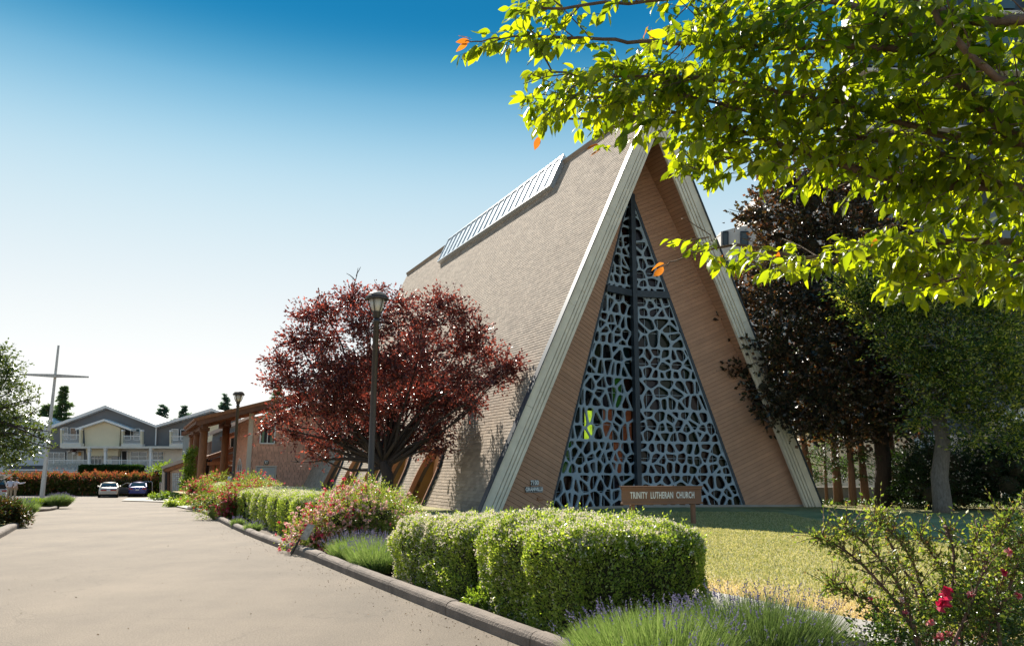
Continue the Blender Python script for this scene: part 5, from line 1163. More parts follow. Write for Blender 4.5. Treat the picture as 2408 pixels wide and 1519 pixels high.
def hedge(name, label, P1, P2, wid, H, n, size, leafm=L_hedge, blos=0, lump=.05, seed=1, cat='hedge', grooves=0, rnd=.16, top=None, base=None, group=None, tuft=0):
    """driveway face from P1 to P2, body to the right of it"""
    d = (P2-P1); d.z = 0; Lx = d.length; d.normalize(); rz = math.atan2(d.y, d.x); nrm = Vector((-d.y, d.x, 0))
    if nrm.x < 0: nrm = -nrm
    c = (P1+P2)/2+nrm*wid/2; zb = G(c.x, c.y) if base is None else base; t = thing(name, label, cat, (c.x, c.y, zb), rz, group)
    P, Nn = hedge_pts(n, Lx, wid, H, rnd, lump, seed, grooves=grooves)
    # leaf direction: outward and up
    V, F = leafcloud(P, size, Nn*.7+np.array([0, 0, .55]), Nn*.6+np.array([0, 0, .3]), aspect=.55)
    if tuft:
        k = RS.choice(n, tuft); TP = []; TD = []
        for i in k:
            if Nn[i][2] < .0: continue
            L = RS.uniform(.03, .13); dd = unit((Nn[i]*.5+np.array([0, 0, .8])+RS.normal(0, .35, 3))[None])[0]
            for j in range(7): TP.append(P[i]+dd*L*j/6); TD.append(dd*.6+RS.normal(0, .6, 3))
        V2, F2 = leafcloud(np.array(TP), size*1.05, np.array(TD), None, aspect=.5); F2 = F2+len(V); V = np.concatenate([V, V2]); F = np.concatenate([F, F2])
    link('foliage', npmesh('foliage', V, F, leafm), t)
    if blos:
        k = RS.choice(n, blos, p=(lambda w: w/w.sum())(np.clip(Nn[:, 2]*1.2+.25-.5*(P[:, 0]/Lx), .02, 2))); Nb_ = np.repeat(Nn[k], 4, 0); Pb = np.repeat(P[k]+Nn[k]*.015, 4, 0)+RS.normal(0, size*.34, (blos*4, 3))+Nb_*.012; Nb = np.repeat(Nn[k], 4, 0)
        o = foliage('blossom', Pb, size*.62, L_hblos, t, Nb+rdir(len(Nb))*.8, None, aspect=.9); o['kind'] = 'stuff'
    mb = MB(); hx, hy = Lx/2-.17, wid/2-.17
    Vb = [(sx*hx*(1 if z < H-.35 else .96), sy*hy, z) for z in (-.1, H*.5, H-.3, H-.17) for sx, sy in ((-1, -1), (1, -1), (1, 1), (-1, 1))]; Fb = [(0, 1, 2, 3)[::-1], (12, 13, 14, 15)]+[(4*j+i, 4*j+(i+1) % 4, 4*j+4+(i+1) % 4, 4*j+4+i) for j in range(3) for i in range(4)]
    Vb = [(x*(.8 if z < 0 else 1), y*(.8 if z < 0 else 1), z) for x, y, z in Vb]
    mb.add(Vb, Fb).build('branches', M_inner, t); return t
hedge('hedge', 'big clipped hedge block nearest the camera in front of the lawn', Vector((-.50, 10.0, 0)), Vector((.62, 7.75, 0)), 1.72, 1.06, 60000, .030, blos=5200, tuft=1900, seed=3, lump=.075, rnd=.36)
hedge('hedge', 'clipped hedge block with many pale blossoms behind the biggest hedge', Vector((-1.92, 12.55, 0)), Vector((-.58, 10.25, 0)), 1.9, .93, 52000, .030, blos=8500, tuft=1000, seed=5, lump=.085, rnd=.36)
a, b = gp(566, 1226), gp(668, 1264)
hedge('hedge', 'fluted clipped hedge block between the two rose bushes', a+Vector((.1, .1, 0)), b+Vector((.15, .1, 0)), 2.2, 1.12, 52000, .042, blos=6500, tuft=500, seed=8, grooves=5, lump=.05, rnd=.28)
a, b = gp(474, 1204), gp(502, 1212)
hedge('hedge', 'farther pale clipped hedge block below the far lamp post', a+Vector((.3, .1, 0)), b+Vector((.35, .1, 0)), 2.6, 1.35, 26000, .05, blos=4000, seed=9, lump=.06, rnd=.3)
a, b = gp(512, 1214), gp(540, 1226)
hedge('hedge', 'small rounded hedge block with roses spilling against it', a+Vector((.3, .1, 0)), b+Vector((.3, .1, 0)), 1.6, 1.15, 18000, .048, blos=2400, seed=10, lump=.06, rnd=.35)
def bush_blobs(px0, px1, pyt, pyb, Y, depth, n, seed=1, zb=0.):
    """blobs filling a mound seen between the columns px0..px1 at distance Y"""
    r = np.random.RandomState(seed); a = at(px0, pyb, Y); b = at(px1, pyt, Y); out = []; cx, hw = (a.x+b.x)/2, (b.x-a.x)/2; H = b.z-zb
    for i in range(n):
        u = r.uniform(-1, 1); v = r.uniform(-1, 1); h = math.sqrt(max(.1, 1-.8*u*u))*math.sqrt(max(.3, 1-.5*v*v)); z = zb+H*h*r.uniform(.25, .8); rr = min(H*r.uniform(.24, .36), hw*r.uniform(.4, .6))
        out.append((cx+u*hw*.8, Y+v*depth*.5, z, rr*1.15, rr*1.15, rr))
    return out
def roses(label, px0, px1, pyt, pyb, Y, depth, nl, nf, cols, seed, sp=.07, fs=.05, zb=None, n=34):
    zb = G(at(px0, pyb, Y).x, Y) if zb is None else zb; bl = bush_blobs(px0, px1, pyt, pyb, Y, depth, n, seed, zb)
    c = at((px0+px1)/2, pyb, Y); o_ = np.array([c.x, Y, zb]); t = thing('rose_bush', label, 'rose bush', tuple(o_)); bl = [(b[0]-o_[0], b[1]-o_[1], b[2]-o_[2], *b[3:]) for b in bl]
    P, D = crown_pts(bl, nl, twig=.22, shell=.45); P[:, 2] = np.abs(P[:, 2]); foliage('foliage', P, sp*.62, L_rose, t, D, None, aspect=.55)
    # long arching sprays
    k = RS.choice(len(P), 130); mb = MB(); SPp = []; SD = []
    for i in k:
        if P[i][2] < .4: continue
        d = unit((D[i]*.5+np.array([0, 0, .9])+RS.normal(0, .3, 3))[None])[0]; L = RS.uniform(.12, .42); q = [P[i]+d*L*s+np.array([0, 0, -.12*L*s*s]) for s in (-.5, 0, .5, 1)]; mb.tube(q, [.006, .005, .004, .002], 4, False)
        for s in np.linspace(0, 1, 6): SPp.append(P[i]+d*L*s); SD.append(RS.normal(size=3)+d)
    mb.build('canes', M_twig, t); foliage('spray_leaves', np.array(SPp), sp*.5, L_lime if seed % 2 else L_rose, t, np.array(SD), None)
    hw = max(abs(b[0]) for b in bl)+.1
    for j, (m_, frac, side) in enumerate(cols):
        w = np.clip(.12+D[:, 2]*.5-.5*D[:, 1]+side*P[:, 0]/hw*1.1, .005, 3)**1.5; kk = RS.choice(len(P), int(nf*frac), p=w/w.sum()); Pc = P[kk]+D[kk]*.05
        # clusters of cupped flowers
        m5 = 10; Pf = np.repeat(Pc, m5, 0); Dr = rdir(len(Pf))*.9+np.repeat(D[kk], m5, 0)*.5; Pf = Pf+rdir(len(Pf))*fs*.12
        V, F = leafcloud(Pf, fs*.62, Dr, None, aspect=1.0, fold=.35); o = link('flowers', npmesh('flowers', V, F, m_), t); o['kind'] = 'stuff'
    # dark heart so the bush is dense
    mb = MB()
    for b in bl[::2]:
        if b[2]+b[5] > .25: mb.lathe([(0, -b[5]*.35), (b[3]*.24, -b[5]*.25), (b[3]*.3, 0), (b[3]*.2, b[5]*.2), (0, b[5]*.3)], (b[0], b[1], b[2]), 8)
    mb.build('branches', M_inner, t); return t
roses('rose bush full of pale pink and magenta flowers under the tall lamp post', 722, 990, 1126, 1290, 17.5, 2.0, 62000, 1300, ((L_palep, .75, -.2), (L_hot, .13, -.9), (L_pink, .25, -.8)), 2, sp=.055, fs=.065, n=44)
roses('red and pink rose bush standing tall behind the pale hedge blocks', 508, 648, 1106, 1190, 33, 3.5, 36000, 620, ((L_pink, .6, 0), (L_hot, .5, 0)), 4, sp=.075, fs=.085)
roses('hot pink rose bush spilling to the kerb left of the fluted hedge', 524, 562, 1160, 1222, 31, 1.6, 12000, 330, ((L_pink, .5, 0), (L_hot, .5, 0)), 8, sp=.07, fs=.08, n=14)
roses('small pink rose bush at the far end of the bed beside the log columns', 454, 545, 1108, 1190, 44, 4, 20000, 380, ((L_pink, .6, 0), (L_hot, .4, 0)), 6, sp=.085, fs=.10)
def lavender(label, pos, rx, ry, H, n, nf, rz=0, group=None, w=.0022, lm=None):
    t = thing('lavender', label, 'lavender', tuple(pos), rz, group); r = np.sqrt(RS.uniform(0, 1, n)); a = RS.uniform(0, 6.28, n); b = np.stack([r*np.cos(a)*rx, r*np.sin(a)*ry, 0*r], 1)*.8
    d = unit(np.stack([b[:, 0]/rx*.75+RS.normal(0, .22, n), b[:, 1]/ry*.75+RS.normal(0, .22, n), np.full(n, 1.)], 1)); L = H*RS.uniform(.45, 1.0, n)*(1-.25*r*r); sd = unit(np.cross(d, rdir(n))); 
    c0, c1, c2 = b, b+d*(L*.5)[:, None], b+d*L[:, None]+np.stack([b[:, 0]/rx, b[:, 1]/ry, -.3+0*r], 1)*(L*.12)[:, None]
    wv = w*RS.uniform(.7, 1.6, (n, 1)); V = np.stack([c0-sd*wv, c0+sd*wv, c1+sd*wv, c1-sd*wv, c2+sd*wv*.3, c2-sd*wv*.3], 1).reshape(-1, 3)
    i0 = np.arange(n)*6; F = np.concatenate([np.stack([i0, i0+1, i0+2, i0+3], 1), np.stack([i0+3, i0+2, i0+4, i0+5], 1)]); link('foliage', npmesh('foliage', V, F, lm or L_lav), t)
    # short side leaves thicken the mound
    k = RS.choice(n, n//2); s = RS.uniform(.1, .7, (len(k), 1)); Pl = c0[k]+(c2[k]-c0[k])*s; foliage('leaves', Pl, H*.09, lm or L_lav, t, d[k]*1.2, None, aspect=.16)
    if nf:
        k = np.where((L > H*.72))[0]; k = RS.choice(k, min(nf, len(k)), replace=False); m5 = 8; e = c2[k]+d[k]*.05; bb = np.repeat(e, m5, 0)+np.repeat(d[k], m5, 0)*np.tile(np.linspace(-.035, .03, m5), len(k))[:, None]
        V, F = leafcloud(bb, .013+w*1.5, rdir(len(bb))+np.repeat(d[k], m5, 0), None, aspect=.75); o = link('flower_spikes', npmesh('flower_spikes', V, F, L_lavf), t); o['kind'] = 'stuff'
        V = np.stack([c2[k]-sd[k]*w*.4, c2[k]+sd[k]*w*.4, e+sd[k]*w*.3, e-sd[k]*w*.3], 1).reshape(-1, 3); link('stalks', npmesh('stalks', V, np.arange(len(k)*4).reshape(-1, 4), L_lav), t)
    mb = MB().lathe([(1, 0), (.75, .5), (.3, .75), (0, .8)], n=10); mb.v = [(x*rx*.62, y*ry*.62, z*H*.6) for x, y, z in mb.v]; mb.build('woody_base', M_inner, t); return t
def gy(px, Y, z=0.): p = at(px, 1300, Y); return Vector((p.x, Y, G(p.x, Y) if z is None else z))
lavender('lavender clump in front of the pink rose bush, left half', gy(850, 14.8), .55, .7, .52, 5200, 170)
lavender('lavender clump against the blossoming hedge', gy(900, 13.5), .5, .7, .54, 5200, 150)
lavender('big lavender clump at the bottom, right of the biggest hedge', gy(1545, 6.6), .66, .62, .60, 18000, 170, w=.0018)
lavender('darker lavender clump beside the concrete path', gy(1775, 6.9), .6, .55, .70, 12000, 200, w=.0018, lm=leafmat('lavender_dark', [(.05, .08, .025), (.09, .13, .04), (.16, .19, .08)], (1.6, 1.8, 1.1), .35, .6, .3))
lavender('lavender clump cut by the bottom edge of the picture', gy(1640, 5.7), .6, .5, .42, 12000, 80, w=.0018)
lavender('thin lavender sprigs beside the near rose bush', gy(1960, 6.2), .4, .4, .34, 4500, 60, w=.0018)
lavender('tiny grey lavender at the kerb below the red roses', gy(556, 25.4, None), .14, .2, .36, 1200, 30, w=.005)
lavender('small lavender at the kerb left of the fluted hedge', gy(591, 22.6, None), .14, .2, .36, 1600, 30, w=.005)
lavender('far lavender sprig beside the small rose bush', gy(503, 31.5, None), .14, .2, .5, 1200, 60, w=.006)
lavender('small lavender at the kerb end by the pavement', gy(458, 42, None), .2, .3, .4, 900, 40, w=.007)
lavender('tuft of lavender at the kerb between roses and near lavender', gy(742, 17.0), .3, .35, .32, 1500, 10, w=.004)
p = gp(105, 1196); lavender('bright green lavender filling the left part of the island', p+Vector((-.85, .3, .1)), .95, 1.0, .55, 9000, 160, w=.008, lm=L_lime)
lavender('purple tipped lavender at the right end of the island', p+Vector((.45, .5, .1)), .5, .7, .75, 5000, 260, w=.008)
p = gp(60, 1212); lavender('lavender clump beside the left kerb end', p+Vector((-.6, 0, 0)), 1.0, .8, .8, 3600, 200, w=.007); lavender('low grey lavender by the red edged shrub', p+Vector((-2.4, .2, 0)), .9, .8, .6, 2500, 90, w=.007)
# rose bush, bottom right foreground, with woody stalks
def nearrose():
    t = thing('rose_bush', 'loose rose bush with tall budded stalks and few red flowers at bottom right', 'rose bush', (4.1, 6.6, 0)); O = Vector((4.1, 6.6, 0)); mb = MB(); lp, ld_, bp_ = [], [], []
    stalks = [((2170, 1519), (2165, 1400), (2100, 1300), (2068, 1205)), ((2180, 1519), (2240, 1400), (2245, 1290), (2226, 1240)), ((2160, 1500), (2090, 1390), (1990, 1290), (1925, 1265)), ((2240, 1519), (2300, 1380), (2330, 1290), (2372, 1225)),
              ((2120, 1519), (2060, 1420), (2010, 1395), (1950, 1378)), ((2300, 1519), (2380, 1380), (2400, 1260), (2470, 1190)), ((2150, 1480), (2120, 1380), (2060, 1300), (1985, 1235)), ((2260, 1500), (2290, 1400), (2280, 1330), (2300, 1262)), ((2200, 1500), (2160, 1350), (2120, 1270), (2058, 1225)), ((2180, 1490), (2230, 1380), (2200, 1310), (2162, 1262)), ((2350, 1500), (2340, 1400), (2380, 1330), (2350, 1280))]
    for j, s in enumerate(stalks):
        Y0 = 6.2+RS.uniform(-.25, .5); q = [at(px, py, Y0+.12*i)-O for i, (px, py) in enumerate(s)]; q = smoothline(q, 2); n = len(q)
        if j > 0: mb2 = mb
        mb.tube([q[0]+Vector((0, 0, -.3))]+q, [.016]+[.014-.009*i/n for i in range(n)], 6)
        for i in range(3, n):
            for _ in range(9 if j > 1 else 4):
                d = Vector(RS.normal(size=3)).normalized()+Vector((0, 0, .4)); L = RS.uniform(.04, .22); e_ = q[i]+d*L; mb.tube([q[i], q[i]+d*L*.5+Vector((0, 0, .01)), e_], [.004, .003, .0015], 4, False)
                bp_.append(tuple(e_)); 
                for z in np.linspace(.25, 1, 5): lp.append(tuple(q[i]+d*L*z)); ld_.append(tuple(d+Vector(RS.normal(size=3))*.6))
        if j in (0, 1):
            for k in range(int(n*.45), n):   # swollen buds up the woody stalks
                d = (q[min(k+1, n-1)]-q[k-1]).normalized(); s_ = Vector(RS.normal(size=3)).normalized()*.012; mb.tube([q[k]+s_-d*.03, q[k]+s_*1.3, q[k]+s_+d*.035], [.004, .014, .003], 6)
    mb.build('canes', mat('rose_cane', (.14, .07, .045), .8, var=.3, scale=12), t)
    foliage('spray_leaves', np.array(lp), .036, L_rose, t, np.array(ld_), None, aspect=.55); V, F = leafcloud(np.array(bp_), .018, None, None, aspect=.6); o = link('buds', npmesh('buds', V, F, leafmat('bud', [(.16, .10, .05), (.2, .07, .05)])), t); o['kind'] = 'stuff'
    bl = []
    for (px, py, r_) in ((2120, 1490, .2), (2200, 1500, .24), (2290, 1470, .26), (2360, 1430, .26), (2400, 1350, .28), (2420, 1480, .3), (2330, 1370, .2), (2220, 1430, .18), (2060, 1500, .14), (2440, 1280, .26), (2380, 1510, .3), (2280, 1410, .17)):
        for _ in range(2): c = at(px, py, 6.5+RS.uniform(-.3, .8))-O; bl.append((c.x, c.y, c.z, r_*1.1, r_*1.1, r_))
    P, D = crown_pts(bl, 26000, twig=.14, shell=.3); foliage('foliage', P, .03, leafmat('rose_leaf_dark', [(.02, .045, .012), (.035, .07, .018), (.07, .11, .025), (.12, .14, .04)], (2.2, 2.2, .8), .38, .3, .6), t, D, None, aspect=.6)
    for (px, py, s_, m_) in ((2227, 1393, .05, L_hot), (2215, 1420, .06, L_hot), (2360, 1345, .03, L_hot), (2370, 1300, .035, L_pink), (2208, 1500, .035, L_pink), (2228, 1490, .028, L_pink), (2250, 1505, .03, L_pink), (2190, 1465, .028, L_pink), (2045, 1408, .02, L_pink), (2120, 1410, .022, L_palep), (2130, 1440, .024, L_pink), (2280, 1400, .03, L_pink), (2395, 1400, .03, L_pink), (2110, 1505, .024, L_palep), (2310, 1500, .03, L_pink)):
        c = at(px, py, 6.15)-O; V, F = leafcloud(np.array([tuple(c)]*16)+rdir(16)*s_*.25, s_, rdir(16)+np.array([0, -.4, .5]), None, aspect=1., fold=.4); o = link('rose', npmesh('rose', V, F, m_), t)
nearrose()
# little shrubs
def shrub(name, label, px0, px1, pyt, pyb, Y, depth, n, size, lm, seed=1, cat='shrub', nb=14, core=True, z0=None):
    zb = G(at(px0, pyb, Y).x, Y) if z0 is None else z0; bl = bush_blobs(px0, px1, pyt, pyb, Y, depth, nb, seed, zb); c = at((px0+px1)/2, pyb, Y); o_ = np.array([c.x, Y, zb]); t = thing(name, label, cat, tuple(o_)); bl = [(b[0]-o_[0], b[1]-o_[1], b[2]-o_[2], *b[3:]) for b in bl]
    P, D = crown_pts(bl, n, twig=size*2.5, shell=.6); foliage('foliage', P, size, lm, t, D, None)
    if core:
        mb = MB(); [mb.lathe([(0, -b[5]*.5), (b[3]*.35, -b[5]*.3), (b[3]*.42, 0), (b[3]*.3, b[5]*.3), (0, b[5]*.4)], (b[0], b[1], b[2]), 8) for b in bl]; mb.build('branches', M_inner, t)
    return t
shrub('shrub', 'low olive shrub at the kerb end by the pavement', 413, 449, 1169, 1190, 50, 4, 5000, .1, L_hedge, 3)
shrub('shrub', 'yellow green grassy tuft at the annex corner', 368, 393, 1161, 1172, 70, 3, 2600, .14, L_lime, 5, core=False)
shrub('shrub', 'dark low shrub at the foot of the annex wall', 395, 455, 1158, 1178, 66, 5, 5000, .12, L_shrub, 7)
shrub('shrub', 'dark shrub with red edged leaves at the left edge of the frame', -60, 10, 1172, 1212, 24, 2.5, 12000, .07, leafmat('redgreen_leaf', [(.03, .05, .012), (.05, .07, .015), (.14, .04, .02)], (2, 2, .8), .3, .4, .5), 9)
shrub('shrub', 'small gold green shrub at the foot of the near hedge gap', 1100, 1150, 1385, 1440, 9.7, .3, 2200, .032, L_lime, 11, z0=0)
shrub('vine', 'yellow green climbing vine beside the first log column', 441, 457, 1004, 1150, 66, 1.5, 4500, .17, L_lime, 13, 'vine', nb=20, core=False)
shrub('vine', 'dark ivy clump on the beige wall below the yellow green vine', 437, 453, 1090, 1150, 69, 2, 3000, .16, L_shrub, 14, 'vine', core=False)
shrub('small_tree', 'small bright green tree beside the annex roof', 362, 424, 1062, 1118, 88, 4, 9000, .2, L_lime, 15, 'tree')
# photinia hedge and dark hedge
a, b = gp(-60, 1180), gp(372, 1168); A_, B_ = at(-60, 1180, 87), at(380, 1172, 87)
ph = hedge('photinia_hedge', 'long hedge with red new leaves closing the parking lot', Vector((A_.x, 87, 0)), Vector((B_.x, 87.5, 0)), 2.0, 1.8, 60000, .19, L_phot, seed=21, lump=.4, rnd=.6, base=-1.2)
P, Nn = hedge_pts(22000, (B_-A_).length, 2.1, 1.9, .6, .5, 21); Pk = P[(Nn[:, 2] > .15) | (RS.uniform(0, 1, len(P)) < .3)]; foliage('red_leaves', Pk+RS.normal(0, .12, Pk.shape), .2, L_photr, ph, rdir(len(Pk))*.6+np.array([0, 0, 1]), None)
A_, B_ = at(183, 1130, 92), at(323, 1130, 92); hedge('conifer_hedge', 'dark green square clipped conifer hedge in front of the balcony', Vector((A_.x, 92, 0)), Vector((B_.x, 92, 0)), 1.5, at(250, 1096, 92).z+1.2, 22000, .2, leafmat('thuja_leaf', [(.02, .05, .012), (.03, .07, .016), (.05, .09, .02)], (2, 2, .8), .25, .5, .3), seed=25, lump=.08, rnd=.12, base=-1.2)
# ---- trees
def tree_px(name, label, base, H, rad, trunk_pts, blobs_px, Y, nl, size, lm, bm, twig=.4, dy=None, group=None, shell=.55, seed=0, cat='tree', limbs=True, aspect=.55, core=None, kl=7, gap=None):
    """blobs_px: (px, py, r_px, dy) around distance Y"""
    t = thing(name, label, cat, tuple(base), 0, group); o_ = Vector(base); sc = Y/FP; bl = []
    for b in blobs_px:
        c = at(b[0], b[1], Y+(b[3] if len(b) > 3 else 0))-o_; r = b[2]*sc; bl.append((c.x, c.y, c.z, r, r, r*.85))
    mb = MB(); tp = [Vector(p)-o_ for p in trunk_pts]; mb.tube(tp, [rad*(1-.45*i/max(1, len(tp)-1)) for i in range(len(tp))], 12)
    if limbs:
        for b in bl:
            s = tp[-1] if RS.uniform() < .6 or len(tp) < 2 else tp[-2].lerp(tp[-1], .6); e_ = Vector(b[:3]); pts = limb(mb, s, e_, rad*.24, rad*.05, .12)
            for _ in range(4): q = pts[RS.randint(2, 6)]; limb(mb, q, q+(e_-s).normalized()*b[3]*.8+Vector(RS.normal(size=3))*b[3]*.6, rad*.10, rad*.025, .1, 4, 5)
    mb.build('trunk', bm, t, True)
    P, D = crown_pts(bl, nl, twig=twig, shell=shell, k=kl, gap=gap); P = P[P[:, 2] > .1-0*P[:, 2]]; n = len(P); foliage('crown', P, size, lm, t, D[:n], None, aspect=aspect)
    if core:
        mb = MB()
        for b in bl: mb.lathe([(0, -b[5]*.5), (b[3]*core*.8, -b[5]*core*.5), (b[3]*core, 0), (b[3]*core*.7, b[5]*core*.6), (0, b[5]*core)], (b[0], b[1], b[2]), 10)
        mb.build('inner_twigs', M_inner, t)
    return t
# red plum
pb = gp(905, 1188); pb = at(905, 1150, 33.5); pb.z = G(pb.x, pb.y)
pl_bl = [(880, 700, 32), (830, 710, 38), (940, 720, 28), (1025, 715, 30, 0), (1060, 700, 15), (1075, 745, 30), (990, 760, 40, -1), (770, 740, 42), (720, 740, 26, 1), (870, 770, 60, -1.5), (760, 800, 50, 1), (700, 810, 40), (665, 850, 34), (690, 890, 42, -1), (780, 880, 65, -2), (880, 870, 70, -2), (980, 850, 62, -1.5), (1080, 810, 52), (1120, 780, 26), (1150, 830, 36, 1), (1190, 855, 26), (1205, 880, 14), (1090, 890, 55, -1), (1160, 890, 34), (650, 905, 20), (720, 950, 45), (660, 985, 22), (625, 1005, 15), (700, 1020, 24), (800, 965, 55, -1.5), (880, 960, 50, -1), (970, 940, 55, 0), (1060, 960, 42, 1), (1110, 945, 26, 1), (790, 1020, 30), (735, 1060, 18), (705, 1085, 8), (860, 1010, 30), (950, 1010, 32, 1), (1020, 1020, 30, 0), (1035, 1060, 16), (985, 1050, 20, 1), (820, 1050, 14, 1), (760, 1080, 6), (840, 1030, 34, 1), (900, 1045, 26, 2), (1000, 1040, 30, 2), (760, 1040, 26, 1), (1000, 900, 60, 5), (960, 850, 60, 5.5), (1040, 940, 46, 4.5), (1020, 985, 40, 4), (900, 880, 70, 4), (820, 900, 70, 4), (980, 790, 52, 5), (1080, 900, 36, 5.5), (900, 960, 55, 4)]  # last clumps set back, added to cast a fuller shadow on the roof
tk = [Vector((pb.x, pb.y, pb.z-.1)), at(912, 1118, 33.5), at(900, 1085, 33.5)]
tr = tree_px('plum_tree', 'broad purple leaved plum tree in front of the church roof', pb, 9, .32, tk, [(b[0]+RS.uniform(-6, 6), b[1]+RS.uniform(-5, 5), b[2]*(.80 if b[2] > 30 else .95), *b[3:]) for b in pl_bl], 33.5, 108000, .12, L_plum, M_barkd, twig=.6, shell=.35, kl=12, gap=-.55)
mb = MB(); P0 = Vector(pb); limb(mb, Vector((0, 0, .5)), at(940, 1040, 33.7)-P0, .2, .1, .1); limb(mb, at(940, 1040, 33.7)-P0, at(1000, 930, 34)-P0, .11, .05, .1); limb(mb, at(912, 1100, 33.5)-P0, at(925, 940, 34.5)-P0, .17, .08)
for px, py, qx, qy in ((830, 690, 842, 630), (835, 660, 815, 643), (838, 650, 848, 628), (740, 715, 752, 690), (660, 860, 628, 880), (655, 840, 632, 850), (745, 700, 765, 693)): limb(mb, at(px, py, 33.5)-P0, at(qx, qy, 33.5)-P0, .03, .01, .1, 4, 5)
mb.build('bare_twigs', M_barkd, tr)
# left tree
lb = at(-90, 1150, 38); lb.z = G(lb.x, lb.y)
tree_px('broadleaf_tree', 'glossy leaved tree reaching in from the left edge', lb, 9, .3, [lb, at(-80, 1050, 38), at(-60, 980, 38)], [(0, 840, 22), (20, 870, 24), (-10, 900, 40), (45, 905, 24), (60, 940, 24), (15, 950, 40), (70, 975, 18), (-20, 990, 50), (40, 1000, 34), (85, 1010, 16), (100, 1030, 10), (20, 1050, 32), (60, 1045, 22), (-10, 1080, 30), (35, 1080, 14), (110, 1052, 9), (75, 1060, 12), (125, 1050, 6), (5, 820, 8), (92, 940, 8), (120, 1015, 7)], 38, 19000, .12, L_left, M_barkd, twig=.6, shell=.25, kl=12, gap=-.25)
# far conifers
def conifer(label, px, pyt, pyb, Y, wpx, n, lm, seed, group='conifers beyond the townhouses', size=.5, loose=.0, base=-2.):
    top = at(px, pyt, Y); wm = wpx/FP*Y; z0 = at(px, pyb, Y).z; t = thing('conifer', label, 'tree', (top.x, Y, base), 0, group); H = top.z-base; h0 = z0-base; mb = MB().tube([(0, 0, 0), (0, 0, H*.97)], [.3, .04], 7); P = []; D = []; r = np.random.RandomState(seed); nb = int((H-h0)*15)
    for i in range(nb):
        f = i/nb; z = h0+(H-h0)*f+r.uniform(-.2, .2); L = wm*(1-f)**.9*r.uniform(.4, 1.2)+.1; a = r.uniform(0, 6.28); d = np.array([math.cos(a), math.sin(a), .12+r.normal()*.12]); mb.tube([(0, 0, z), tuple(np.array([0, 0, z])+d*L*.9)], [.05, .015], 4, False)
        m_ = max(8, int(n*1.6/nb*(1-f*.6))); s = r.uniform(.15, 1, (m_, 1)); p = np.array([0, 0, z])+d*L*s+r.normal(0, .08+.1*L*.5, (m_, 3))*np.array([1, 1, .5]); p[:, 2] -= (s[:, 0]**2)*L*.18; P.append(p); D.append(np.tile(d, (m_, 1))*.8+np.array([0, 0, -.2]))
    mb.build('trunk', M_cedb, t); foliage('crown', np.concatenate(P), size*.6, lm, t, np.concatenate(D), None, aspect=.35); return t
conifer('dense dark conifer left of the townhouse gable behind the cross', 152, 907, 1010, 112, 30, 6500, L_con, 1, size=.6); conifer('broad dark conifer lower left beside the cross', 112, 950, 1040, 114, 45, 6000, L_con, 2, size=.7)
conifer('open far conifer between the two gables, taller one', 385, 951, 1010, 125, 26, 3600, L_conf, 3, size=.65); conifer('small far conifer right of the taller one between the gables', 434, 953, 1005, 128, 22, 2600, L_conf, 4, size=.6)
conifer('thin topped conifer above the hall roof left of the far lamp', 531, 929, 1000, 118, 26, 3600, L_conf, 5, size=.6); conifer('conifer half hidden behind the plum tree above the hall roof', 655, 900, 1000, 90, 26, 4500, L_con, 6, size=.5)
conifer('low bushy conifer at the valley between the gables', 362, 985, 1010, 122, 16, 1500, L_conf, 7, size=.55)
# cedars row on the right
for i, (px, w, lab) in enumerate(((1900, .17, 'twisted reddish cedar trunk nearest the church corner'), (1945, .07, 'very thin cedar trunk second from the church'), (1973, .2, 'straight cedar trunk third from the church'), (2007, .16, 'cedar trunk fourth from the church'), (2037, .18, 'cedar trunk with sunlit foot fifth from the church'), (2111, .15, 'slim cedar trunk farthest from the church'))):
    Y = 40.5+RS.uniform(-.5, .8); b = at(px, 1188, Y); b.z = 0; t = thing('cedar_tree', lab, 'tree', tuple(b), 0, 'row of cedars by the retaining wall'); mb = MB(); lean = RS.uniform(-.15, .15)
    mb.tube([(0, 0, -.1), (lean*.4+(.2 if i == 0 else 0), 0, 1.6), (lean, 0, 3.6), (lean*1.4, 0, 7), (lean, 0, 10.5)], [w*1.25, w, w*.9, w*.7, w*.2], 12)
    P = []; D = []
    for k in range(26 if i != 1 else 8):
        z = RS.uniform(1.9, 10.5) if k > 3 else RS.uniform(1.4, 2.6); a = RS.uniform(0, 6.28); L = RS.uniform(.5, 1.5); d = np.array([math.cos(a), math.sin(a), -.15]); mb.tube([(lean*.6, 0, z), tuple(np.array([lean*.6, 0, z])+d*L)], [.03, .01], 4, False); m_ = 90; s = RS.uniform(.2, 1, (m_, 1)); P.append(np.array([lean*.6, 0, z])+d*L*s+RS.normal(0, .2, (m_, 3))*[1, 1, .6]); D.append(np.tile(d, (m_, 1))+np.array([0, 0, -.5]))
    mb.build('trunk', M_cedb, t, True); foliage('crown', np.concatenate(P), .16, L_shrub if i % 2 else L_con, t, np.concatenate(D), None, aspect=.35)
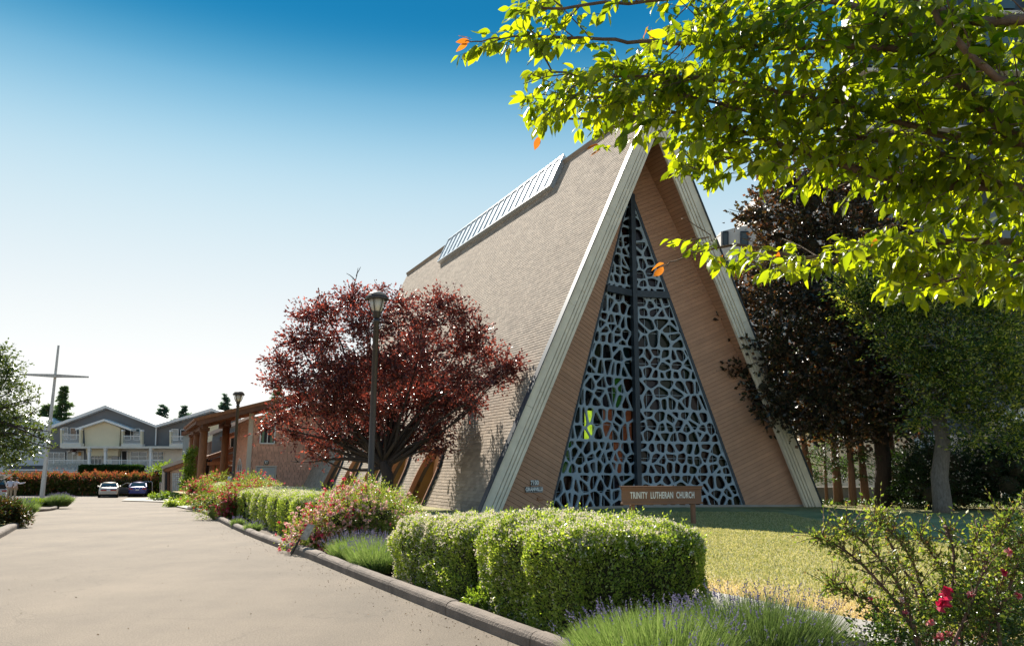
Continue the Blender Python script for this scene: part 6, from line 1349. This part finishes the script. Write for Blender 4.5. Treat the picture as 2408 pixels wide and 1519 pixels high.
# dark maple
mbx = at(2077, 1190, 39.5); mbx.z = 0
m_bl = [(1850, 430, 60, 1), (1790, 500, 42), (1745, 515, 18), (1900, 480, 70), (1960, 440, 70, 1), (1830, 560, 50, 1), (1900, 580, 70), (1990, 560, 80), (1780, 640, 45), (1730, 690, 34), (1745, 760, 40, -1), (1830, 700, 75, -1), (1920, 690, 80, -1), (2010, 680, 85), (1760, 870, 36, -1), (1720, 880, 16, -1), (1830, 820, 75, -2), (1920, 820, 85, -2), (2020, 800, 90, -1), (1850, 930, 60, -2), (1830, 970, 34, -2), (1930, 930, 75, -2), (2020, 930, 85, -1), (2100, 880, 80), (1900, 1000, 42, -2), (1980, 1010, 50, -1), (2060, 1000, 50), (2130, 980, 60), (1795, 910, 30, -2), (2100, 760, 80), (2100, 620, 90, 1), (2080, 480, 90, 1), (1860, 1030, 20, -1), (1812, 400, 20, 1)]
tree_px('maple_tree', 'large dark bronze leaved maple right of the church', mbx, 14, .42, [mbx, at(2077, 1080, 39.5), at(2060, 930, 39), at(2030, 800, 39)], m_bl, 39, 80000, .19, L_maple, M_barkd, twig=.7, shell=.45, aspect=.75, core=.4, kl=12, gap=-.3)
# green tree with the big trunk
gb_ = gp(2217, 1205); gb_ = Vector((gb_.x, gb_.y, 0))
g_bl = [(2010, 690, 36), (2060, 660, 44), (2130, 650, 50), (2210, 640, 60), (2300, 640, 60), (2380, 660, 70), (2020, 740, 24), (2090, 730, 52), (2170, 720, 55, -1), (2260, 730, 65, -1), (2350, 740, 60, -1), (2420, 760, 60), (2140, 800, 44, -1), (2230, 820, 55, -1.5), (2320, 820, 58, -1.5), (2400, 850, 60, -1), (2170, 880, 36, -1), (2250, 900, 48, -1.5), (2340, 910, 55, -1.5), (2420, 920, 50, -1), (2190, 955, 30, -1), (2145, 985, 24, -1), (2250, 970, 34, -1), (2320, 980, 34, -1), (2400, 1000, 30), (1975, 690, 10), (2125, 1002, 12, -1), (2150, 760, 30, -1), (2000, 640, 40, 1), (2090, 810, 26, -1), (2060, 770, 16, -1), (2150, 930, 18, -1), (2120, 870, 20, -1), (2290, 1030, 26, -1.5), (2370, 1040, 30, -1), (2180, 1000, 14, -1.5), (2100, 700, 40, -1)]
Yg_ = gb_.y; tree_px('broadleaf_tree', 'glossy green tree with thick grey trunk on the shaded lawn', gb_, 10, .40, [gb_+Vector((0, 0, -.1)), gb_+Vector((.02, 0, .35)), at(2209, 1120, Yg_), at(2218, 1040, Yg_), at(2205, 960, Yg_), at(2225, 880, Yg_)], g_bl, Yg_, 80000, .155, L_green, mat('grey_bark', (.17, .145, .12), .95, var=.4, scale=6, stretch=(3, 3, 1), bump=.9, bscale=22), twig=.9, shell=.45, aspect=.42, kl=14, gap=-.2)
# shrubs and ground cover below
shrub('shrub', 'dark shrub with small cream flowers behind the thick trunk', 2130, 2330, 1010, 1200, 37.5, 4, 30000, .10, L_shrub, 31, nb=30, z0=0)
shrub('shrub', 'dense dark shrub at the right edge behind the trunk', 2290, 2480, 960, 1205, 36, 4, 30000, .10, L_shrub, 32, nb=30, z0=0)
shrub('shrub', 'dark climbing shrub left of the thick trunk with hanging cream flowers', 2125, 2195, 1050, 1200, 38, 3, 12000, .10, L_shrub, 33, nb=18, z0=0)
n = 9000; x = RS.uniform(14, 30, n); y = RS.uniform(39.5, 45.5, n); P = np.stack([x, y, RS.uniform(0, .3, n)*(.6+.5*lumps(np.stack([x, y, 0*x], 1), .8, 5))], 1); V, F = leafcloud(P, .12, None, np.tile([0, 0, 1.], (n, 1))); gc = link('ground_cover', npmesh('ground_cover', V, F, L_shrub)); tag(gc, 'dark leafy ground cover along the retaining wall', 'ground cover', kind='stuff')
P = at(2290, 1100, 35.8); n = 420; Q = np.array(tuple(P))+RS.normal(0, 1, (n, 3))*[1.3, .4, .8]; V, F = leafcloud(np.repeat(Q, 3, 0), .06, None, None, aspect=.9); fo = link('blossoms', npmesh('blossoms', V, F, L_hblos)); tag(fo, 'small cream blossoms scattered over the dark shrubs', 'blossom', kind='stuff')
# ================================================================== CHERRY overhead (near)
M_chb = mat('cherry_bark', (.15, .10, .07), .85, var=.35, scale=14, stretch=(1, 1, 1), bump=.5, bscale=50)
ch = thing('cherry_tree', 'cherry tree boughs with bright backlit green leaves hanging in from the right', 'tree', (5.6, 5.0, 0)); CO = Vector((5.6, 5.0, 0))
LIMBS = [  # (list of (px,py,Y)), radius start, end  -- from the trunk outwards
    ([(2900, 520, 5.0), (2500, 470, 5.0), (2330, 432, 5.0), (2200, 441, 5.1), (2050, 405, 5.2), (1950, 385, 5.3), (1860, 350, 5.4), (1790, 325, 5.5), (1700, 290, 5.6), (1600, 262, 5.7), (1450, 275, 5.8), (1300, 280, 5.9)], .05, .006),
    ([(2900, 520, 5.0), (2600, 430, 4.8), (2408, 340, 4.7), (2330, 280, 4.7), (2260, 200, 4.7), (2180, 120, 4.7), (2130, 55, 4.7), (2000, 8, 4.8), (1850, -20, 4.9), (1650, -10, 5.0), (1450, 10, 5.1), (1250, 20, 5.2)], .055, .007),
    ([(2408, 340, 4.7), (2280, 330, 4.9), (2150, 300, 5.0), (2000, 250, 5.1), (1850, 215, 5.2), (1700, 190, 5.3), (1560, 175, 5.4), (1400, 185, 5.5), (1290, 165, 5.5)], .03, .005),
    ([(2900, 600, 5.2), (2500, 560, 5.3), (2250, 568, 5.4), (2130, 575, 5.4), (2040, 608, 5.5), (1950, 612, 5.6), (1850, 600, 5.7), (1760, 575, 5.8), (1690, 580, 5.8), (1610, 600, 5.9), (1560, 628, 6.0)], .032, .004),
    ([(2180, 120, 4.7), (2000, 110, 4.9), (1850, 115, 5.1), (1700, 100, 5.2), (1560, 105, 5.3), (1430, 92, 5.4), (1320, 85, 5.5), (1230, 88, 5.5), (1150, 92, 5.6), (1095, 100, 5.6)], .028, .003),
    ([(2330, 432, 5.0), (2260, 380, 5.0), (2150, 350, 5.1), (2030, 325, 5.2), (1940, 300, 5.3), (1820, 280, 5.4), (1700, 240, 5.5), (1560, 215, 5.5), (1420, 230, 5.6), (1320, 235, 5.7)], .026, .005),
    ([(2500, 560, 5.3), (2350, 640, 5.4), (2230, 660, 5.5), (2110, 690, 5.6)], .02, .004),
    ([(2700, -40, 4.2), (2450, 40, 4.3), (2300, 60, 4.4), (2200, 20, 4.4), (2100, -30, 4.5)], .045, .02),
    ([(2600, 430, 4.8), (2408, 230, 4.4), (2300, 150, 4.3), (2220, 60, 4.3), (2150, -30, 4.3)], .03, .015),
    ([(1690, 580, 5.8), (1650, 540, 5.9), (1610, 515, 5.9)], .006, .002), ([(1860, 350, 5.4), (1760, 360, 5.5), (1640, 400, 5.6), (1590, 420, 5.6)], .008, .003)]
mbt = MB(); trunk = [Vector((5.9, 5.0, -.1)), Vector((5.85, 5.05, 1.2)), Vector((5.6, 5.05, 2.0)), at(2900, 520, 5.0)+Vector((.0, 0, -.15))]
mbt.tube([p-CO for p in trunk], [.2, .16, .14, .10], 14); mbt.build('trunk', M_bark, ch, True)
outlines = [[(1182, -40), (1186, 20), (1212, 45), (1180, 62), (1130, 66), (1100, 78), (1062, 100), (1062, 140), (1120, 150), (1200, 135), (1240, 165), (1222, 215), (1235, 265), (1238, 310), (1290, 352), (1320, 320), (1345, 300), (1385, 320), (1400, 372), (1445, 372), (1480, 345), (1530, 335), (1565, 350), (1580, 380), (1562, 448), (1600, 425), (1650, 425), (1690, 442), (1735, 400), (1790, 440), (1850, 470), (1900, 450), (2000, 490), (2060, 470), (2150, 520), (2250, 520), (2408, 560), (2700, 600), (2700, -60)],
            [(1538, 640), (1560, 605), (1555, 560), (1590, 512), (1618, 520), (1622, 548), (1680, 545), (1760, 560), (1840, 560), (1920, 560), (1990, 530), (2090, 530), (2200, 500), (2408, 480), (2600, 520), (2600, 800), (2408, 730), (2290, 700), (2200, 690), (2140, 740), (2080, 690), (2000, 660), (1900, 655), (1800, 652), (1740, 640), (1640, 610), (1580, 625)]]
gaps_ = [[(1395, 60), (1455, 20), (1530, 30), (1550, 75), (1500, 95), (1430, 110), (1400, 95)], [(1545, 95), (1640, 100), (1650, 150), (1560, 135)], [(1245, 130), (1390, 125), (1420, 150), (1250, 160)]]
def inpoly(P, x, y):
    r = False
    for i in range(len(P)):
        (x1, y1), (x2, y2) = P[i-1], P[i]
        if (y1 > y) != (y2 > y) and x < (x2-x1)*(y-y1)/(y2-y1)+x1: r = not r
    return r
def okpx(p, m=0):
    q = proj(p)
    if any(inpoly(g, q[0], q[1]) for g in gaps_): return RS.uniform() < .08
    return any(inpoly(o, q[0], q[1]) for o in outlines)
leaves = []; twigs = MB()
def put_leaf(p, d, size, turn=False): leaves.append((Vector(p), Vector(d).normalized(), size, turn))
def spray(p, d, L, n, r=.0025):
    q = [Vector(p)]; dd = Vector(d).normalized()
    for i in range(4): dd = (dd+Vector(RS.normal(size=3))*.16+Vector((0, 0, -.06))).normalized(); q.append(q[-1]+dd*L/4)
    if not okpx(q[2]) or not okpx(q[-1]): return False
    twigs.tube(q, [r, r*.85, r*.7, r*.5, r*.3], 5, False)
    for i in range(n):
        s = (i+.6)/n*4; k = min(3, int(s)); b = q[k].lerp(q[k+1], s-k); td = (q[k+1]-q[k]).normalized(); sd = td.cross(Vector((0, 0, 1))).normalized()*(1 if i % 2 else -1)
        ld_ = (td*.55+sd*.7+Vector((0, 0, RS.uniform(-1.2, -.2)))+Vector(RS.normal(size=3))*.2).normalized(); put_leaf(b, ld_, RS.uniform(.06, .145))
    put_leaf(q[-1], (dd+Vector((0, 0, -.5))), RS.uniform(.08, .12)); return True
for pts, r0, r1 in LIMBS:
    q = smoothline([at(*p) for p in pts], 2); n = len(q); mb = MB(); mb.tube([p+Vector(RS.normal(size=3))*.008-CO for p in q], [r0+(r1-r0)*(i/n)**.8 for i in range(n)], 9); mb.build('branch', M_chb, ch, True)
    L = poly_arclen(q); s = .12
    while s < L[-1]:
        p = along(q, L, s); px, py = proj(p); t_ = (along(q, L, s+.03)-along(q, L, s-.03)).normalized()
        if -200 < px < 2560 and py > -260:
            for _ in range(2):
                side = Vector(RS.normal(size=3)); side = (side-t_*side.dot(t_)).normalized(); d = (t_*.75+side*.9).normalized(); LL = RS.uniform(.22, .55)
                e_ = p+d*LL
                if okpx(p+d*LL*.5) and okpx(e_):
                    twigs.tube([p, p+d*LL*.5+Vector((0, 0, .015)), e_], [.006, .004, .003], 5, False)
                    for f in (.25, .5, .75, 1):
                        b = p+d*LL*f; dd = (d+Vector(RS.normal(size=3))*.7); spray(b, dd, RS.uniform(.16, .3), RS.randint(4, 7))
        s += .135
    spray(q[-2], q[-1]-q[-3], .16, 6)
# fillers so the mass reads closed towards the right
for _ in range(700):
    px, py = RS.uniform(1230, 2500), RS.uniform(-40, 720)
    dens = .25+.75*min(1, max(0, (px-1250)/900))
    if RS.uniform() > dens: continue
    spray(at(px, py, RS.uniform(4.6, 6.3)), Vector((-1, RS.normal()*.6, RS.normal()*.35-.1)), RS.uniform(.16, .3), RS.randint(4, 7))
twigs.v = [tuple(Vector(v)-CO) for v in twigs.v]; o = twigs.build('twigs', M_chb, ch, True); o['kind'] = 'stuff'
for (px, py, dx, dz) in ((1105, 98, -1, .05), (1100, 104, -.8, -.45), (1108, 92, -.9, .3), (1532, 70, .1, -1), (1525, 62, -.4, -.9), (1563, 620, -.9, -.3), (1560, 628, -.6, -.7), (1415, 350, -.7, -.6), (1408, 340, -.9, -.3), (2060, 560, -.3, -1), (1700, 600, -.5, -.8), (1830, 590, -.2, -1), (1660, 90, -.8, -.4), (1655, 96, -.5, -.8), (1268, 322, -.3, -.9)):
    put_leaf(at(px, py, 5.6), (dx, .1, dz), .11, True)
# leaf shapes
def leafshape(curl, fold, wave):
    xs = [0, .12, .3, .5, .7, .86, 1.0]; ws = [0, .14, .215, .225, .17, .08, 0]; V = []; F = []
    for i, (x, w) in enumerate(zip(xs, ws)):
        z = -curl*x*x; wv = wave*math.sin(i*2.1); V += [(x, -w, z+w*fold+wv), (x, 0, z), (x, w, z+w*fold-wv)]
    for i in range(6):
        a = i*3; F += [(a, a+3, a+4, a+1), (a+1, a+4, a+5, a+2)]
    V.append((-.16, 0, .02)); V.append((-.16, .008, .02)); V.append((.02, .01, 0)); n = len(V); F.append((n-3, n-2, n-1, 1)); return V, F
SH = [leafshape(*a) for a in ((.1, .25, .01), (.3, .4, .02), (.02, .15, .03), (.2, .6, .02), (.45, .3, .03), (-.12, .35, .02))]
SM = []
for V, F in SH:
    row = []
    for m_ in (L_cher, L_cheo):
        me = bpy.data.meshes.new('leaf'); me.from_pydata(V, [], F); me.materials.append(m_); me.polygons.foreach_set('use_smooth', [True]*len(F)); me.update(); row.append(me)
    SM.append(row)
def leafM(p, d, s):
    x = d; up = Vector((0, 0, 1))+Vector(RS.normal(size=3))*.65; y = up.cross(x).normalized(); z = x.cross(y); wS = s*RS.uniform(.85, 1.1)
    return Matrix(((x.x*s, y.x*wS, z.x*s, p.x-CO.x), (x.y*s, y.y*wS, z.y*s, p.y-CO.y), (x.z*s, y.z*wS, z.z*s, p.z-CO.z), (0, 0, 0, 1)))
leaves = [l for l in leaves if l[3] or okpx(l[0])]
print('CHERRY LEAVES', len(leaves))
def vis(l):
    px, py = proj(l[0]); inn = 20 < px < 2388 and 10 < py < 1500; return (not l[3], not inn, (l[0]-ORG).length/l[2])
leaves.sort(key=vis); Vs = []; Fs = []
for i, (p, d, s, tn) in enumerate(leaves):
    M = leafM(p, d, s); k = RS.randint(6)
    if i < 300:
        o = bpy.data.objects.new('leaf', SM[k][1 if tn else 0]); COL.objects.link(o); o.parent = ch; o.matrix_basis = M
    else:
        V, F = SH[k]; n = len(Vs); Vs += [tuple(M @ Vector(v)) for v in V]; Fs += [tuple(a+n for a in f) for f in F]
me = npmesh('foliage', np.array(Vs), np.array(Fs), L_cher, True); o = link('foliage', me, ch); o['kind'] = 'stuff'
print('TRIS', sum(len(o.data.polygons) for o in bpy.data.objects if o.type == 'MESH'))

for o in bpy.data.objects:
    if o.name.split('.')[0] in ('inner_twigs', 'branches', 'canes', 'bare_twigs', 'balusters', 'stalks') and o.parent: o['kind'] = 'stuff'
